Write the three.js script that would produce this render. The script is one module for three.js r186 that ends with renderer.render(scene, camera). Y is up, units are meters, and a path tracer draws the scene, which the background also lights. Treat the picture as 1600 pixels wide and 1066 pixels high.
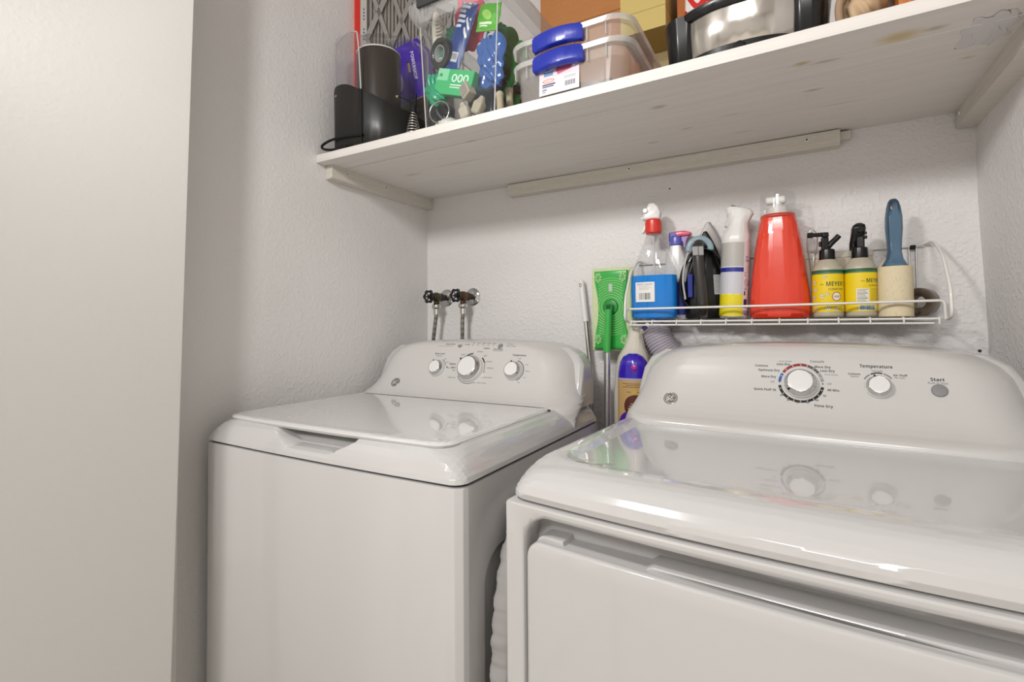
import * as THREE from 'three';
import { RoundedBoxGeometry } from 'three/addons/geometries/RoundedBoxGeometry.js';
import { mergeGeometries, mergeVertices, toCreasedNormals } from 'three/addons/utils/BufferGeometryUtils.js';
import { RectAreaLightUniformsLib } from 'three/addons/lights/RectAreaLightUniformsLib.js';
import { Brush, Evaluator, SUBTRACTION } from 'three-bvh-csg';

// ---------------------------------------------------------------- camera, light, exposure
const scene = new THREE.Scene();
scene.background = new THREE.Color(0x8a8682);
const camera = new THREE.PerspectiveCamera(2 * Math.atan(533 / 776.25) * 180 / Math.PI, 1600 / 1066, 0.02, 30);
camera.position.set(0, 1.1455, 1.42);
camera.up.set(0.01735, 0.99971, 0.01665);
camera.lookAt(-0.49421, 1.1455 + 0.02305, 1.42 - 0.86904);
camera.setViewOffset(1600, 1066, 0, 42.4, 1600, 1066);
camera.updateProjectionMatrix();
const renderer = new THREE.WebGLRenderer({ antialias: true });
renderer.toneMapping = THREE.LinearToneMapping;
renderer.toneMappingExposure = 0.84;
renderer.shadowMap.enabled = true;
RectAreaLightUniformsLib.init();
const FLASH = { x: -0.62, y: 1.87, z: 1.46, w: 0.14, h: 0.10, i: 210 };   // photographer's flash head, held above and left of the camera
const UNSEEN_PANEL = { x: -0.1, z: 3.7, w: 0.9, d: 0.9, i: 44 };                  // unseen ceiling panel, placed for soft light from above
const lampColor = new THREE.Color().setRGB(1, 0.975, 0.955), unseenPanelColor = new THREE.Color().setRGB(1, 0.98, 0.965);

const DOOR_LEAN = 0.021;   // the door hangs a little out of plumb
// ---------------------------------------------------------------- helpers
const used = {};
function numbered(n) { const k = used[n] = (used[n] ?? -1) + 1; return k ? n + '_' + String(k).padStart(3, '0') : n; }
let seedN = 7;
function rnd() { seedN = (seedN * 1664525 + 1013904223) % 4294967296; return seedN / 4294967296; }
function thing(name, label, category, [x, y, z] = [0, 0, 0], ry = 0, group) {
  const o = new THREE.Group(); o.name = numbered(name); o.position.set(x, y, z); o.rotation.y = ry;
  o.userData = { label, category }; if (group) o.userData.group = group;
  scene.add(o); return o;
}
function part(o, name, geo, mat, label) {
  const m = new THREE.Mesh(geo, mat); m.name = numbered(name); m.castShadow = m.receiveShadow = true;
  if (label) m.userData.label = label;
  o.add(m); return m;
}
function wpart(o, name, geo, mat, label) { geo.translate(-o.position.x, -o.position.y, -o.position.z); return part(o, name, geo, mat, label); }
function struct(name, geo, mat, parent = scene) {
  const m = new THREE.Mesh(geo, mat); m.name = numbered(name); m.castShadow = m.receiveShadow = true;
  if (parent === scene) m.userData.kind = 'structure'; parent.add(m); return m;
}
const clean = (g) => { const h = g.index ? g.toNonIndexed() : g; for (const k of Object.keys(h.attributes)) if (!['position', 'normal', 'uv'].includes(k)) h.deleteAttribute(k); return h; };
const merge = (a) => a.length === 1 ? a[0] : mergeGeometries(a.map(clean));
function T(g, x = 0, y = 0, z = 0, rx = 0, ry = 0, rz = 0) {
  g.applyMatrix4(new THREE.Matrix4().compose(new THREE.Vector3(x, y, z), new THREE.Quaternion().setFromEuler(new THREE.Euler(rx, ry, rz)), new THREE.Vector3(1, 1, 1))); return g;
}
const rb = (w, h, d, r = 0.004, x = 0, y = 0, z = 0, s = 3) => new RoundedBoxGeometry(w, h, d, s, Math.min(r, w / 2.01, h / 2.01, d / 2.01)).translate(x, y, z);
const cyl = (r1, r2, h, x = 0, y = 0, z = 0, s = 32) => new THREE.CylinderGeometry(r1, r2, h, s).translate(x, y, z);
const lathe = (pts, s = 48) => new THREE.LatheGeometry(pts.map((p) => new THREE.Vector2(Math.max(p[0], 1e-5), p[1])), s);
const V = (a) => new THREE.Vector3(...a);
const tube = (pts, r, n = 60, rs = 8, closed = false, tension = 0.5) => new THREE.TubeGeometry(new THREE.CatmullRomCurve3(pts.map(V), closed, 'catmullrom', tension), n, r, rs, closed);
const rod = (a, b, r, rs = 10) => { const A = V(a), B = V(b), d = B.clone().sub(A), g = new THREE.CylinderGeometry(r, r, d.length(), rs); g.applyQuaternion(new THREE.Quaternion().setFromUnitVectors(new THREE.Vector3(0, 1, 0), d.normalize())); return g.translate((A.x + B.x) / 2 + (0), (a[1] + b[1]) / 2, (a[2] + b[2]) / 2); };
function wire(pts, r, bend = 0.012) {      // polyline with rounded corners
  const path = new THREE.CurvePath(); const P = pts.map(V);
  let cur = P[0];
  for (let i = 1; i < P.length - 1; i++) {
    const a = P[i].clone().add(P[i - 1].clone().sub(P[i]).setLength(Math.min(bend, P[i].distanceTo(P[i - 1]) / 2.1))), b = P[i].clone().add(P[i + 1].clone().sub(P[i]).setLength(Math.min(bend, P[i].distanceTo(P[i + 1]) / 2.1)));
    path.add(new THREE.LineCurve3(cur, a)); path.add(new THREE.QuadraticBezierCurve3(a, P[i], b)); cur = b;
  }
  path.add(new THREE.LineCurve3(cur, P[P.length - 1]));
  return new THREE.TubeGeometry(path, 24 * P.length, r, 8, false);
}
function metric(g) {                        // uv in metres on the dominant plane
  g = g.index ? g.toNonIndexed() : g; g.computeVertexNormals();
  const p = g.attributes.position, n = g.attributes.normal, uv = new Float32Array(p.count * 2);
  for (let i = 0; i < p.count; i++) {
    const ax = Math.abs(n.getX(i)), ay = Math.abs(n.getY(i)), az = Math.abs(n.getZ(i));
    uv[2 * i] = ax > ay && ax > az ? p.getZ(i) : p.getX(i); uv[2 * i + 1] = ay >= ax && ay >= az ? p.getZ(i) : p.getY(i);
  }
  g.setAttribute('uv', new THREE.BufferAttribute(uv, 2)); return g;
}
const box = (x0, x1, y0, y1, z0, z1) => metric(new THREE.BoxGeometry(x1 - x0, y1 - y0, z1 - z0).translate((x0 + x1) / 2, (y0 + y1) / 2, (z0 + z1) / 2));
// rings are closed lists of [x, y, z], counter-clockwise from above, rising
function loft(rings, { top = true, bottom = true, crease = 0.7, uv } = {}) {
  const n = rings[0].length, pos = [], idx = [];
  for (const r of rings) for (const p of r) pos.push(...p);
  for (let i = 0; i + 1 < rings.length; i++) for (let j = 0; j < n; j++) {
    const a = i * n + j, b = i * n + (j + 1) % n, c = b + n, d = a + n; idx.push(a, b, c, a, c, d);
  }
  const cap = (i, up) => {
    const r = rings[i], c = [0, 1, 2].map((k) => r.reduce((s, p) => s + p[k], 0) / n), k = pos.length / 3; pos.push(...c);
    for (let j = 0; j < n; j++) { const a = i * n + j, b = i * n + (j + 1) % n; up ? idx.push(a, b, k) : idx.push(b, a, k); }
  };
  if (bottom) cap(0, false); if (top) cap(rings.length - 1, true);
  let g = new THREE.BufferGeometry(); g.setAttribute('position', new THREE.Float32BufferAttribute(pos, 3)); g.setIndex(idx);
  const u = new Float32Array(pos.length / 3 * 2);
  for (let i = 0; i < pos.length / 3; i++) { const q = uv ? uv(pos[3 * i], pos[3 * i + 1], pos[3 * i + 2], Math.min(rings.length - 1, Math.floor(i / n)), i % n) : [pos[3 * i] + pos[3 * i + 2], pos[3 * i + 1]]; u[2 * i] = q[0]; u[2 * i + 1] = q[1]; }
  g.setAttribute('uv', new THREE.BufferAttribute(u, 2));
  return toCreasedNormals(g, crease);
}
function rring(hw, zb, zf, rF, rB, y, { bow = 0, mF = 24, mS = 12, k = 8, rx = rF, dx = 0, arch = 0 } = {}) {   // rounded rectangle, front at zf
  const p = [], arc = (cx, cz, ax, az, t0, t1) => { for (let i = 0; i <= k; i++) { const t = t0 + (t1 - t0) * i / k; p.push([cx + ax * Math.cos(t), y, cz + az * Math.sin(t)]); } };
  const line = (x0, z0, x1, z1, m) => { for (let i = 1; i < m; i++) p.push([x0 + (x1 - x0) * i / m, y, z0 + (z1 - z0) * i / m]); };
  const H = Math.PI / 2;
  arc(-hw + rB, zb + rB, rB, rB, -H, -2 * H); line(-hw, zb + rB, -hw, zf - rF, mS);
  arc(-hw + rx, zf - rF, rx, rF, -2 * H, -3 * H); line(-hw + rx, zf, hw - rx, zf, mF);
  arc(hw - rx, zf - rF, rx, rF, H, 0); line(hw, zf - rF, hw, zb + rB, mS);
  arc(hw - rB, zb + rB, rB, rB, 0, -H); line(hw - rB, zb, -hw + rB, zb, mF);
  for (const q of p) { const f = 1 - (q[0] / hw) ** 2, w = (q[2] - zb) / (zf - zb); q[2] += bow * f * Math.max(0, w) ** 3; q[1] += arch * f; q[0] += dx; }
  return p;
}
function ering(rx, rz, y, n = 48, e = 2, cx = 0, cz = 0) {        // super-ellipse ring
  const p = []; for (let i = 0; i < n; i++) { const t = -i / n * Math.PI * 2 - Math.PI / 2, c = Math.cos(t), s = Math.sin(t); p.push([cx + rx * Math.sign(c) * Math.abs(c) ** (2 / e), y, cz + rz * Math.sign(s) * Math.abs(s) ** (2 / e)]); } return p;
}
const eloft = (levels, opt = {}) => loft(levels.map(([y, rx, rz = rx, e = opt.e ?? 2, cx = 0, cz = 0]) => ering(rx, rz, y, opt.n ?? 48, e, cx, cz)), { crease: 0.6, ...opt });
// a sheet wrapped round an elliptical body between two angles (0 = facing +z), uv 0..1
function patch(levels, a0, a1, off = 0.0006, n = 28) {
  const g = new THREE.PlaneGeometry(1, 1, n, levels.length - 1), p = g.attributes.position;
  for (let i = 0; i < levels.length; i++) for (let j = 0; j <= n; j++) {
    const [y, rx, rz = rx, e = 2, cx = 0, cz = 0] = levels[levels.length - 1 - i], a = a0 + (a1 - a0) * j / n, s = Math.sin(a), c = Math.cos(a), k = i * (n + 1) + j;
    p.setXYZ(k, cx + (rx + off) * Math.sign(s) * Math.abs(s) ** (2 / e), y, cz + (rz + off) * Math.sign(c) * Math.abs(c) ** (2 / e));
  }
  const y0 = levels[0][0], y1 = levels[levels.length - 1][0], uv = g.attributes.uv; for (let i = 0; i < p.count; i++) uv.setY(i, (p.getY(i) - y0) / (y1 - y0));
  g.computeVertexNormals(); return g;
}
function patchX(levels, x0, x1, off = 0.0006, n = 20) {      // the same, spaced evenly along x on the front of the body
  const g = new THREE.PlaneGeometry(1, 1, n, levels.length - 1), p = g.attributes.position;
  for (let i = 0; i < levels.length; i++) for (let j = 0; j <= n; j++) { const [y, rx, rz, e] = levels[levels.length - 1 - i], x = x0 + (x1 - x0) * j / n; p.setXYZ(i * (n + 1) + j, x, y, (rz + off) * (1 - Math.abs(x / (rx + off)) ** e) ** (1 / e)); }
  g.computeVertexNormals(); return g;
}
function extrude(pts, depth, bevel = 0.003, holes = [], seg = 3, curve = 12) {
  const sh = pts instanceof THREE.Shape ? pts : new THREE.Shape(pts.map((p) => new THREE.Vector2(...p))); sh.holes = holes;
  return new THREE.ExtrudeGeometry(sh, { depth: Math.max(depth - 2 * bevel, 1e-4), bevelEnabled: bevel > 0, bevelSize: bevel, bevelThickness: bevel, bevelOffset: -bevel, bevelSegments: seg, curveSegments: curve }).translate(0, 0, bevel);
}
function rrect(x0, y0, x1, y1, r, S = THREE.Shape) {
  const s = new S(); const [a, b, c, d] = Array.isArray(r) ? r : [r, r, r, r];     // bl, br, tr, tl
  s.moveTo(x0 + a, y0); s.lineTo(x1 - b, y0); s.absarc(x1 - b, y0 + b, b, -Math.PI / 2, 0); s.lineTo(x1, y1 - c); s.absarc(x1 - c, y1 - c, c, 0, Math.PI / 2);
  s.lineTo(x0 + d, y1); s.absarc(x0 + d, y1 - d, d, Math.PI / 2, Math.PI); s.lineTo(x0, y0 + a); s.absarc(x0 + a, y0 + a, a, Math.PI, 1.5 * Math.PI); return s;
}
// crumpled blob / pouch
function blob(rx, ry, rz, amp = 0.15, f = 3, seed = 1, det = 5) {
  let g = mergeVertices(new THREE.IcosahedronGeometry(1, det * 4).deleteAttribute('uv').deleteAttribute('normal')); const p = g.attributes.position;
  for (let i = 0; i < p.count; i++) { const x = p.getX(i), y = p.getY(i), z = p.getZ(i), k = 1 + amp * (Math.sin(f * x + seed) * Math.cos(f * 1.3 * y + 2 * seed) + 0.6 * Math.sin(f * 2.1 * z + f * 1.7 * x + 3 * seed) + 0.4 * Math.sin(f * 3.7 * (y + x) + seed)); p.setXYZ(i, x * rx * k, y * ry * k, z * rz * k); }
  g.computeVertexNormals(); g.setAttribute('uv', new THREE.BufferAttribute(new Float32Array(p.count * 2), 2)); return g;
}
// crumpled sheet / flat packet with thickness
function packet(w, h, d, amp, seed = 1) {
  const g = new THREE.BoxGeometry(w, h, d, 16, 16, 1), p = g.attributes.position;
  for (let i = 0; i < p.count; i++) { const x = p.getX(i) / w, y = p.getY(i) / h, f = (1 - (2 * x) ** 4) * (1 - (2 * y) ** 4); p.setZ(i, p.getZ(i) * (0.15 + 0.85 * f) + amp * (Math.sin(9 * x + seed) * Math.cos(7 * y + seed) + 0.5 * Math.sin(19 * (x + y) + 2 * seed))); }
  g.computeVertexNormals(); return g;
}
// ---------------------------------------------------------------- textures
function lattice(n, s) { let q = s; const a = new Float32Array(n * n); for (let i = 0; i < n * n; i++) { q = (q * 1664525 + 1013904223) % 4294967296; a[i] = q / 4294967296; } return a; }
function tileNoise(nx, ny = nx, s = 1) { const n = Math.max(nx, ny), L = lattice(n, s * 7919 + 13); return (u, v) => { const x = u * nx, y = v * ny, i = Math.floor(x), j = Math.floor(y), f = x - i, g = y - j, a = f * f * (3 - 2 * f), b = g * g * (3 - 2 * g), w = (p, q) => L[((q % ny + ny) % ny) * n + (p % nx + nx) % nx]; return (w(i, j) * (1 - a) + w(i + 1, j) * a) * (1 - b) + (w(i, j + 1) * (1 - a) + w(i + 1, j + 1) * a) * b; }; }
function dataTex(w, h, f, srgb, rx = 1, ry = 1) {
  const d = new Uint8Array(w * h * 4); for (let j = 0; j < h; j++) for (let i = 0; i < w; i++) { const c = f((i + 0.5) / w, (j + 0.5) / h), k = (j * w + i) * 4; for (let q = 0; q < 3; q++) d[k + q] = Math.max(0, Math.min(255, Array.isArray(c) ? c[q] : c * 255)); d[k + 3] = 255; }
  const t = new THREE.DataTexture(d, w, h); t.magFilter = THREE.LinearFilter; t.minFilter = THREE.LinearMipmapLinearFilter; t.generateMipmaps = true; t.wrapS = t.wrapT = THREE.RepeatWrapping; t.repeat.set(rx, ry); if (srgb) t.colorSpace = THREE.SRGBColorSpace; t.needsUpdate = true; return t;
}
function canvasTex(w, h, draw) { const c = document.createElement('canvas'); c.width = w; c.height = h; const g = c.getContext('2d'); draw(g, w, h); const t = new THREE.CanvasTexture(c); t.colorSpace = THREE.SRGBColorSpace; t.anisotropy = 8; return t; }
function txt(g, s, x, y, size, { font = 'sans-serif', bold = false, color = '#222', align = 'center', rot = 0, sx = 1 } = {}) { g.save(); g.translate(x, y); g.rotate(rot); g.scale(sx, 1); g.font = (bold ? 'bold ' : '') + size + 'px ' + font; g.fillStyle = color; g.textAlign = align; g.textBaseline = 'middle'; g.fillText(s, 0, 0); g.restore(); }
const n1 = tileNoise(70, 70, 1), n2 = tileNoise(130, 130, 2), n3 = tileNoise(18, 18, 3);
const peel = dataTex(1024, 1024, (u, v) => { const a = n1(u, v), b = n2(u, v); const k = Math.max(0, a - 0.42) * 1.5 + 0.35 * b; return Math.min(1, k); }, false, 1 / 0.42, 1 / 0.42);
const peelRough = dataTex(512, 512, (u, v) => 0.42 + 0.25 * n1(u, v), false, 1 / 0.42, 1 / 0.42);
// ---------------------------------------------------------------- materials
const std = (o) => new THREE.MeshStandardMaterial(o), phy = (o) => new THREE.MeshPhysicalMaterial(o);
const rgb = (r, g, b) => new THREE.Color().setRGB(r, g, b);
const M = {
  wall: std({ color: rgb(0.79, 0.77, 0.76), roughness: 0.5, roughnessMap: null, bumpMap: peel, bumpScale: 0.0009 }),
  wallLeft: std({ color: rgb(0.81, 0.79, 0.78), roughness: 0.6, bumpMap: peel, bumpScale: 0.0006 }),
  room: std({ color: rgb(0.84, 0.825, 0.80), roughness: 0.8 }),
  ceiling: std({ color: rgb(0.8, 0.79, 0.77), roughness: 0.9 }),
  floor: std({ color: rgb(0.60, 0.56, 0.51), roughness: 0.6 }),
  door: std({ color: rgb(0.51, 0.50, 0.475), roughness: 0.45, bumpMap: peel, bumpScale: 0.00012 }),
  enamel: phy({ color: rgb(0.52, 0.51, 0.502), roughness: 0.3, specularIntensity: 0.5, clearcoat: 0.6, clearcoatRoughness: 0.08 }),
  gloss: phy({ color: rgb(0.53, 0.522, 0.514), roughness: 0.25, specularIntensity: 0.4, clearcoat: 1, clearcoatRoughness: 0.04 }),
  lidGloss: phy({ color: rgb(0.66, 0.652, 0.643), roughness: 0.15, specularIntensity: 0.8, clearcoat: 1, clearcoatRoughness: 0.025, ior: 1.6 }),
  dryerTop: phy({ color: rgb(0.55, 0.542, 0.534), roughness: 0.16, specularIntensity: 0.6, clearcoat: 0.9, clearcoatRoughness: 0.03 }),
  knob: phy({ color: rgb(0.74, 0.73, 0.72), roughness: 0.25, clearcoat: 0.5, clearcoatRoughness: 0.1 }),
  chrome: std({ color: rgb(0.58, 0.58, 0.58), roughness: 0.12, metalness: 1 }),
  greyButton: std({ color: rgb(0.22, 0.22, 0.22), roughness: 0.5 }),
  dark: std({ color: rgb(0.03, 0.03, 0.03), roughness: 0.8 }),
  black: phy({ color: rgb(0.006, 0.006, 0.0065), roughness: 0.3, specularIntensity: 0.6, clearcoat: 0.25, clearcoatRoughness: 0.2 }),
  blackMatte: phy({ color: rgb(0.009, 0.009, 0.0095), roughness: 0.6, specularIntensity: 0.5 }),
  steel: std({ color: rgb(0.62, 0.60, 0.57), roughness: 0.28, metalness: 1 }),
  aluminium: std({ color: rgb(0.72, 0.72, 0.72), roughness: 0.35, metalness: 1 }),
  clear: phy({ color: rgb(0.95, 0.95, 0.95), roughness: 0.05, transmission: 1, thickness: 0, ior: 1.45 }),
  tote: phy({ color: rgb(0.94, 0.95, 0.95), roughness: 0.08, specularIntensity: 0.6, transmission: 0.97, thickness: 0, ior: 1.45 }),
  bin: phy({ color: rgb(0.86, 0.86, 0.85), roughness: 0.2, specularIntensity: 0.7, transmission: 0.82, thickness: 0, ior: 1.45 }),
  binRim: phy({ color: rgb(0.86, 0.86, 0.85), roughness: 0.25, transmission: 0.6, thickness: 0, ior: 1.45 }),
  white: phy({ color: rgb(0.80, 0.79, 0.77), roughness: 0.35, clearcoat: 0.3, clearcoatRoughness: 0.2 }),
  wireWhite: phy({ color: rgb(0.80, 0.79, 0.75), roughness: 0.3, clearcoat: 0.4, clearcoatRoughness: 0.15 }),
};
const plastic = (r, g, b, rough = 0.35) => phy({ color: rgb(r, g, b), roughness: rough, clearcoat: 0.35, clearcoatRoughness: 0.15 });
const matte = (r, g, b, rough = 0.8) => std({ color: rgb(r, g, b), roughness: rough });
const printed = (t, rough = 0.45) => std({ map: t, roughness: rough });

// ---------------------------------------------------------------- the setting
const XL = -1.161, XR = 0.357, CEIL = 2.72;
struct('floor', box(-2.9, 2.4, -0.1, 0, -0.1, 6.6), M.floor);
struct('ceiling', box(-2.9, 2.4, CEIL, CEIL + 0.1, -0.1, 6.6), M.ceiling);
const wallBack = struct('wall_back', box(XL - 0.1, XR + 0.1, 0, CEIL, -0.1, 0), M.wall);
for (const [x, y, r] of [[0.343, 1.084, 0.0032], [-0.297, 1.5245, 0.0022]]) struct('nail_hole', new THREE.CylinderGeometry(r, r * 0.7, 0.001, 14).rotateX(Math.PI / 2).translate(x, y, 0.0006), M.dark, wallBack);
struct('wall_left', box(XL - 0.1, XL, 0, CEIL, 0, 0.84), M.wallLeft);
{ // the right wall leans out a little below the shelf, as its corner with the back wall shows
  const g = new THREE.BoxGeometry(0.1, CEIL, 1.0, 1, 60, 1).translate(XR + 0.05, CEIL / 2, 0.5), p = g.attributes.position;
  for (let i = 0; i < p.count; i++) { const y = p.getY(i); p.setX(i, p.getX(i) - 0.010 * THREE.MathUtils.smoothstep(y, 1.1, 1.45)); }
  struct('wall_right', metric(g), M.wall);
}
struct('wall_front_left', box(-2.9, XL - 0.1, 0, CEIL, 0.74, 0.84), M.room);
struct('wall_front_right', box(XR + 0.1, 2.4, 0, CEIL, 0.9, 1.0), M.room);
struct('wall_room_left', box(-2.9, -2.8, 0, CEIL, 0.84, 6.6), M.room);
struct('wall_room_right', box(2.3, 2.4, 0, CEIL, 1.0, 6.6), M.room);
struct('wall_room_rear', box(-2.9, 2.4, 0, CEIL, 6.6, 6.7), M.room);
{ // flash head on a light stand, above and behind the camera
  const t = thing('flash_lamp', 'photographer flash head on a thin black light stand behind the camera', 'lamp', [FLASH.x, 0, FLASH.z]);
  const dir = new THREE.Vector3(-0.06 - FLASH.x, 1.10 - FLASH.y, 0.1 - FLASH.z).normalize(), q = new THREE.Quaternion().setFromUnitVectors(new THREE.Vector3(0, 0, -1), dir), at = new THREE.Vector3(0, FLASH.y, 0);
  const put = (n, g, m) => { const o = part(t, n, g, m); o.quaternion.copy(q); o.position.copy(at); return o; };
  put('flash_body', rb(FLASH.w + 0.03, FLASH.h + 0.03, 0.10, 0.01, 0, 0, 0.065), M.blackMatte);
  put('flash_face', rb(FLASH.w, FLASH.h, 0.008, 0.003, 0, 0, 0.012), std({ color: 0xffffff, emissive: lampColor, emissiveIntensity: 4 }));
  part(t, 'stand_pole', cyl(0.010, 0.012, FLASH.y - 0.1, 0, (FLASH.y - 0.1) / 2, 0.10, 16), M.blackMatte);
  for (let k = 0; k < 3; k++) part(t, 'stand_leg', rod([0, 0.35, 0.10], [0.32 * Math.sin(k * 2.094 + 0.5), 0.012, 0.10 + 0.32 * Math.cos(k * 2.094 + 0.5)], 0.008), M.blackMatte);
  const L = new THREE.RectAreaLight(lampColor, FLASH.i, FLASH.w, FLASH.h); L.position.set(FLASH.x, FLASH.y, FLASH.z); L.lookAt(FLASH.x + dir.x, FLASH.y + dir.y, FLASH.z + dir.z); L.castShadow = true; scene.add(L);
}
{ // ceiling panel out of view, softly lighting the closet from overhead
  const t = thing('unseen_ceiling_lamp', 'unseen square white panel lamp above the room before the closet, placed for soft overhead light', 'lamp', [UNSEEN_PANEL.x, CEIL, UNSEEN_PANEL.z]);
  part(t, 'lamp_base', rb(UNSEEN_PANEL.w + 0.06, 0.04, UNSEEN_PANEL.d + 0.04, 0.006, 0, -0.02, 0), M.white);
  part(t, 'lamp_diffuser', rb(UNSEEN_PANEL.w, 0.03, UNSEEN_PANEL.d, 0.01, 0, -0.05, 0), std({ color: 0xffffff, emissive: unseenPanelColor, emissiveIntensity: 2 }));
  const L = new THREE.RectAreaLight(unseenPanelColor, UNSEEN_PANEL.i, UNSEEN_PANEL.w, UNSEEN_PANEL.d); L.position.set(UNSEEN_PANEL.x, CEIL - 0.07, UNSEEN_PANEL.z); L.lookAt(UNSEEN_PANEL.x, 0, UNSEEN_PANEL.z); L.castShadow = true; scene.add(L);
}
{ // closet door, swung open towards the left and sagging on its hinges
  const d = new THREE.Group(); d.name = 'door_1'; d.userData = { kind: 'structure', label: 'smooth off-white closet door swung open beside the washer' }; scene.add(d);
  d.position.set(-1.018, 0.02, 0.930); const e = new THREE.Vector3(-0.34, 0, 0.9404); d.rotation.order = 'YXZ';
  d.rotation.set(0, Math.atan2(-e.z, e.x), DOOR_LEAN);
  struct('door_slab', metric(new RoundedBoxGeometry(0.76, 2.1, 0.035, 3, 0.002).translate(0.38, 1.05, 0.0175)), M.door, d);
}
// ---------------------------------------------------------------- shelf and its supports
const wn = tileNoise(6, 160, 21), wn2 = tileNoise(3, 40, 22), wn3 = tileNoise(40, 60, 23);
const shelfMap = canvasTex(2048, 704, (g, w, h) => {
  const img = g.createImageData(w, h);
  for (let j = 0; j < h; j++) for (let i = 0; i < w; i++) { const u = i / w, v = j / h, q = wn(u, v) * 0.5 + wn2(u, v + 0.02 * Math.sin(u * 7)) * 0.35 + wn3(u, v) * 0.15, k = (j * w + i) * 4, c = 226 + 12 * (q - 0.5); img.data[k] = c; img.data[k + 1] = c - 4; img.data[k + 2] = c - 9; img.data[k + 3] = 255; }
  g.putImageData(img, 0, 0);
  const S = w / 1.52;                                    // knots and bare patches under the thin paint: x from the left end, y from the front
  const knot = (x, y, rx, ry, c, a) => { for (let k = 0; k < 5; k++) { g.globalAlpha = a * 0.45 * (0.3 + 0.12 * k); g.fillStyle = c; g.beginPath(); g.ellipse(x * S, y * S, rx * S * (1 - k * 0.17), ry * S * (1 - k * 0.17), 0.05, 0, 7); g.fill(); } g.globalAlpha = 1; };
  knot(0.47, 0.08, 0.02, 0.006, '#8e8a6a', 0.5); knot(0.92, 0.12, 0.022, 0.011, '#96906e', 0.55); knot(0.16, 0.22, 0.04, 0.007, '#8f8a80', 0.5); knot(0.95, 0.27, 0.02, 0.006, '#98937a', 0.45); knot(0.86, 0.32, 0.02, 0.008, '#a39f98', 0.4);
  knot(1.18, 0.075, 0.016, 0.012, '#b09a62', 0.75); knot(1.215, 0.085, 0.03, 0.008, '#8f8470', 0.5); knot(1.2, 0.2, 0.022, 0.006, '#a08d5c', 0.6); knot(1.315, 0.06, 0.036, 0.022, '#c4aa6a', 0.75); knot(1.36, 0.06, 0.02, 0.009, '#a09166', 0.5); knot(1.43, 0.2, 0.015, 0.006, '#b8a468', 0.5);
  knot(1.05, 0.24, 0.03, 0.003, '#8a857c', 0.4); knot(1.25, 0.30, 0.06, 0.0025, '#8a857c', 0.35); knot(0.36, 0.2, 0.12, 0.006, '#a5a098', 0.3); knot(0.7, 0.38, 0.1, 0.004, '#9a958c', 0.3); knot(0.62, 0.2, 0.09, 0.004, '#a5a098', 0.3); knot(1.06, 0.36, 0.03, 0.004, '#908b80', 0.4);
  knot(0.02, 0.11, 0.05, 0.003, '#b9622f', 0.35);
  for (let k = 0; k < 60; k++) { g.globalAlpha = 0.12 + 0.18 * rnd(); g.fillStyle = ['#7d766c', '#b8a070', '#e8e4dc'][k % 3]; g.fillRect(rnd() * w, rnd() * h, 3 + rnd() * 26, 1 + rnd() * 2); } g.globalAlpha = 1;
});
{
  const t = thing('wall_shelf', 'long white-painted wooden board shelf above the washer and dryer', 'shelf', [XL, 1.6062, 0]);
  const L = XR - XL - 0.002, D = 0.486, th = 0.0215, back = 0.001;
  const sag = (x) => -0.0035 * Math.sin(Math.PI * Math.max(0, Math.min(1, x / L)));
  const mat = std({ map: shelfMap, roughness: 0.55, bumpMap: null });
  const plank = (z0, z1) => {
    const g = new THREE.BoxGeometry(L, th, z1 - z0, 60, 1, 1).translate(L / 2 + 0.001, th / 2, (z0 + z1) / 2), p = g.attributes.position, q = g.toNonIndexed(); q.computeVertexNormals();
    const P = q.attributes.position, N = q.attributes.normal, uv = new Float32Array(P.count * 2);
    for (let i = 0; i < P.count; i++) { const x = P.getX(i), z = P.getZ(i), ny = Math.abs(N.getY(i)); uv[2 * i] = x / 1.52; uv[2 * i + 1] = 1 - (ny > 0.5 ? (D - z) : 0.01 + P.getY(i)) / 0.5225; P.setY(i, P.getY(i) + sag(x)); }
    q.setAttribute('uv', new THREE.BufferAttribute(uv, 2)); q.computeVertexNormals(); return q;
  };
  part(t, 'plank', plank(0.4068, D), mat, 'front strip of the shelf board split along the grain');
  part(t, 'plank', plank(back, 0.4042), mat);
  const crackFill = new THREE.BoxGeometry(L - 0.60, 0.0205, 0.0026, 40, 1, 1).translate(L / 2 + 0.285, 0.0104 - 0.0025, 0.4055);
  part(t, 'glue_line', crackFill, std({ color: rgb(0.80, 0.78, 0.74), roughness: 0.8 }));
}
const cleatPaint = std({ color: rgb(0.56, 0.54, 0.49), roughness: 0.5 });
const cleatNoise = dataTex(512, 128, (u, v) => { const q = wn(u, v * 0.5) * 0.6 + wn3(u, v) * 0.4, c = 214 + 20 * (q - 0.5); return [c, c - 5, c - 15]; }, true, 1 / 0.5, 1 / 0.12);
cleatPaint.map = cleatNoise; cleatPaint.color.setRGB(1, 1, 1);
function screw(o, x, y, z, rz, rx) { const h = part(o, 'screw', T(lathe([[0, 0.0018], [0.0022, 0.0020], [0.0048, 0.0026], [0.0060, 0.0016], [0.0062, -0.002]], 20), x, y, z, rx, 0, rz), M.white); part(h, 'screw_slot', T(cyl(0.0021, 0.0021, 0.0012, 0, 0.0021, 0, 12), x, y, z, rx, 0, rz), M.dark); }
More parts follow.
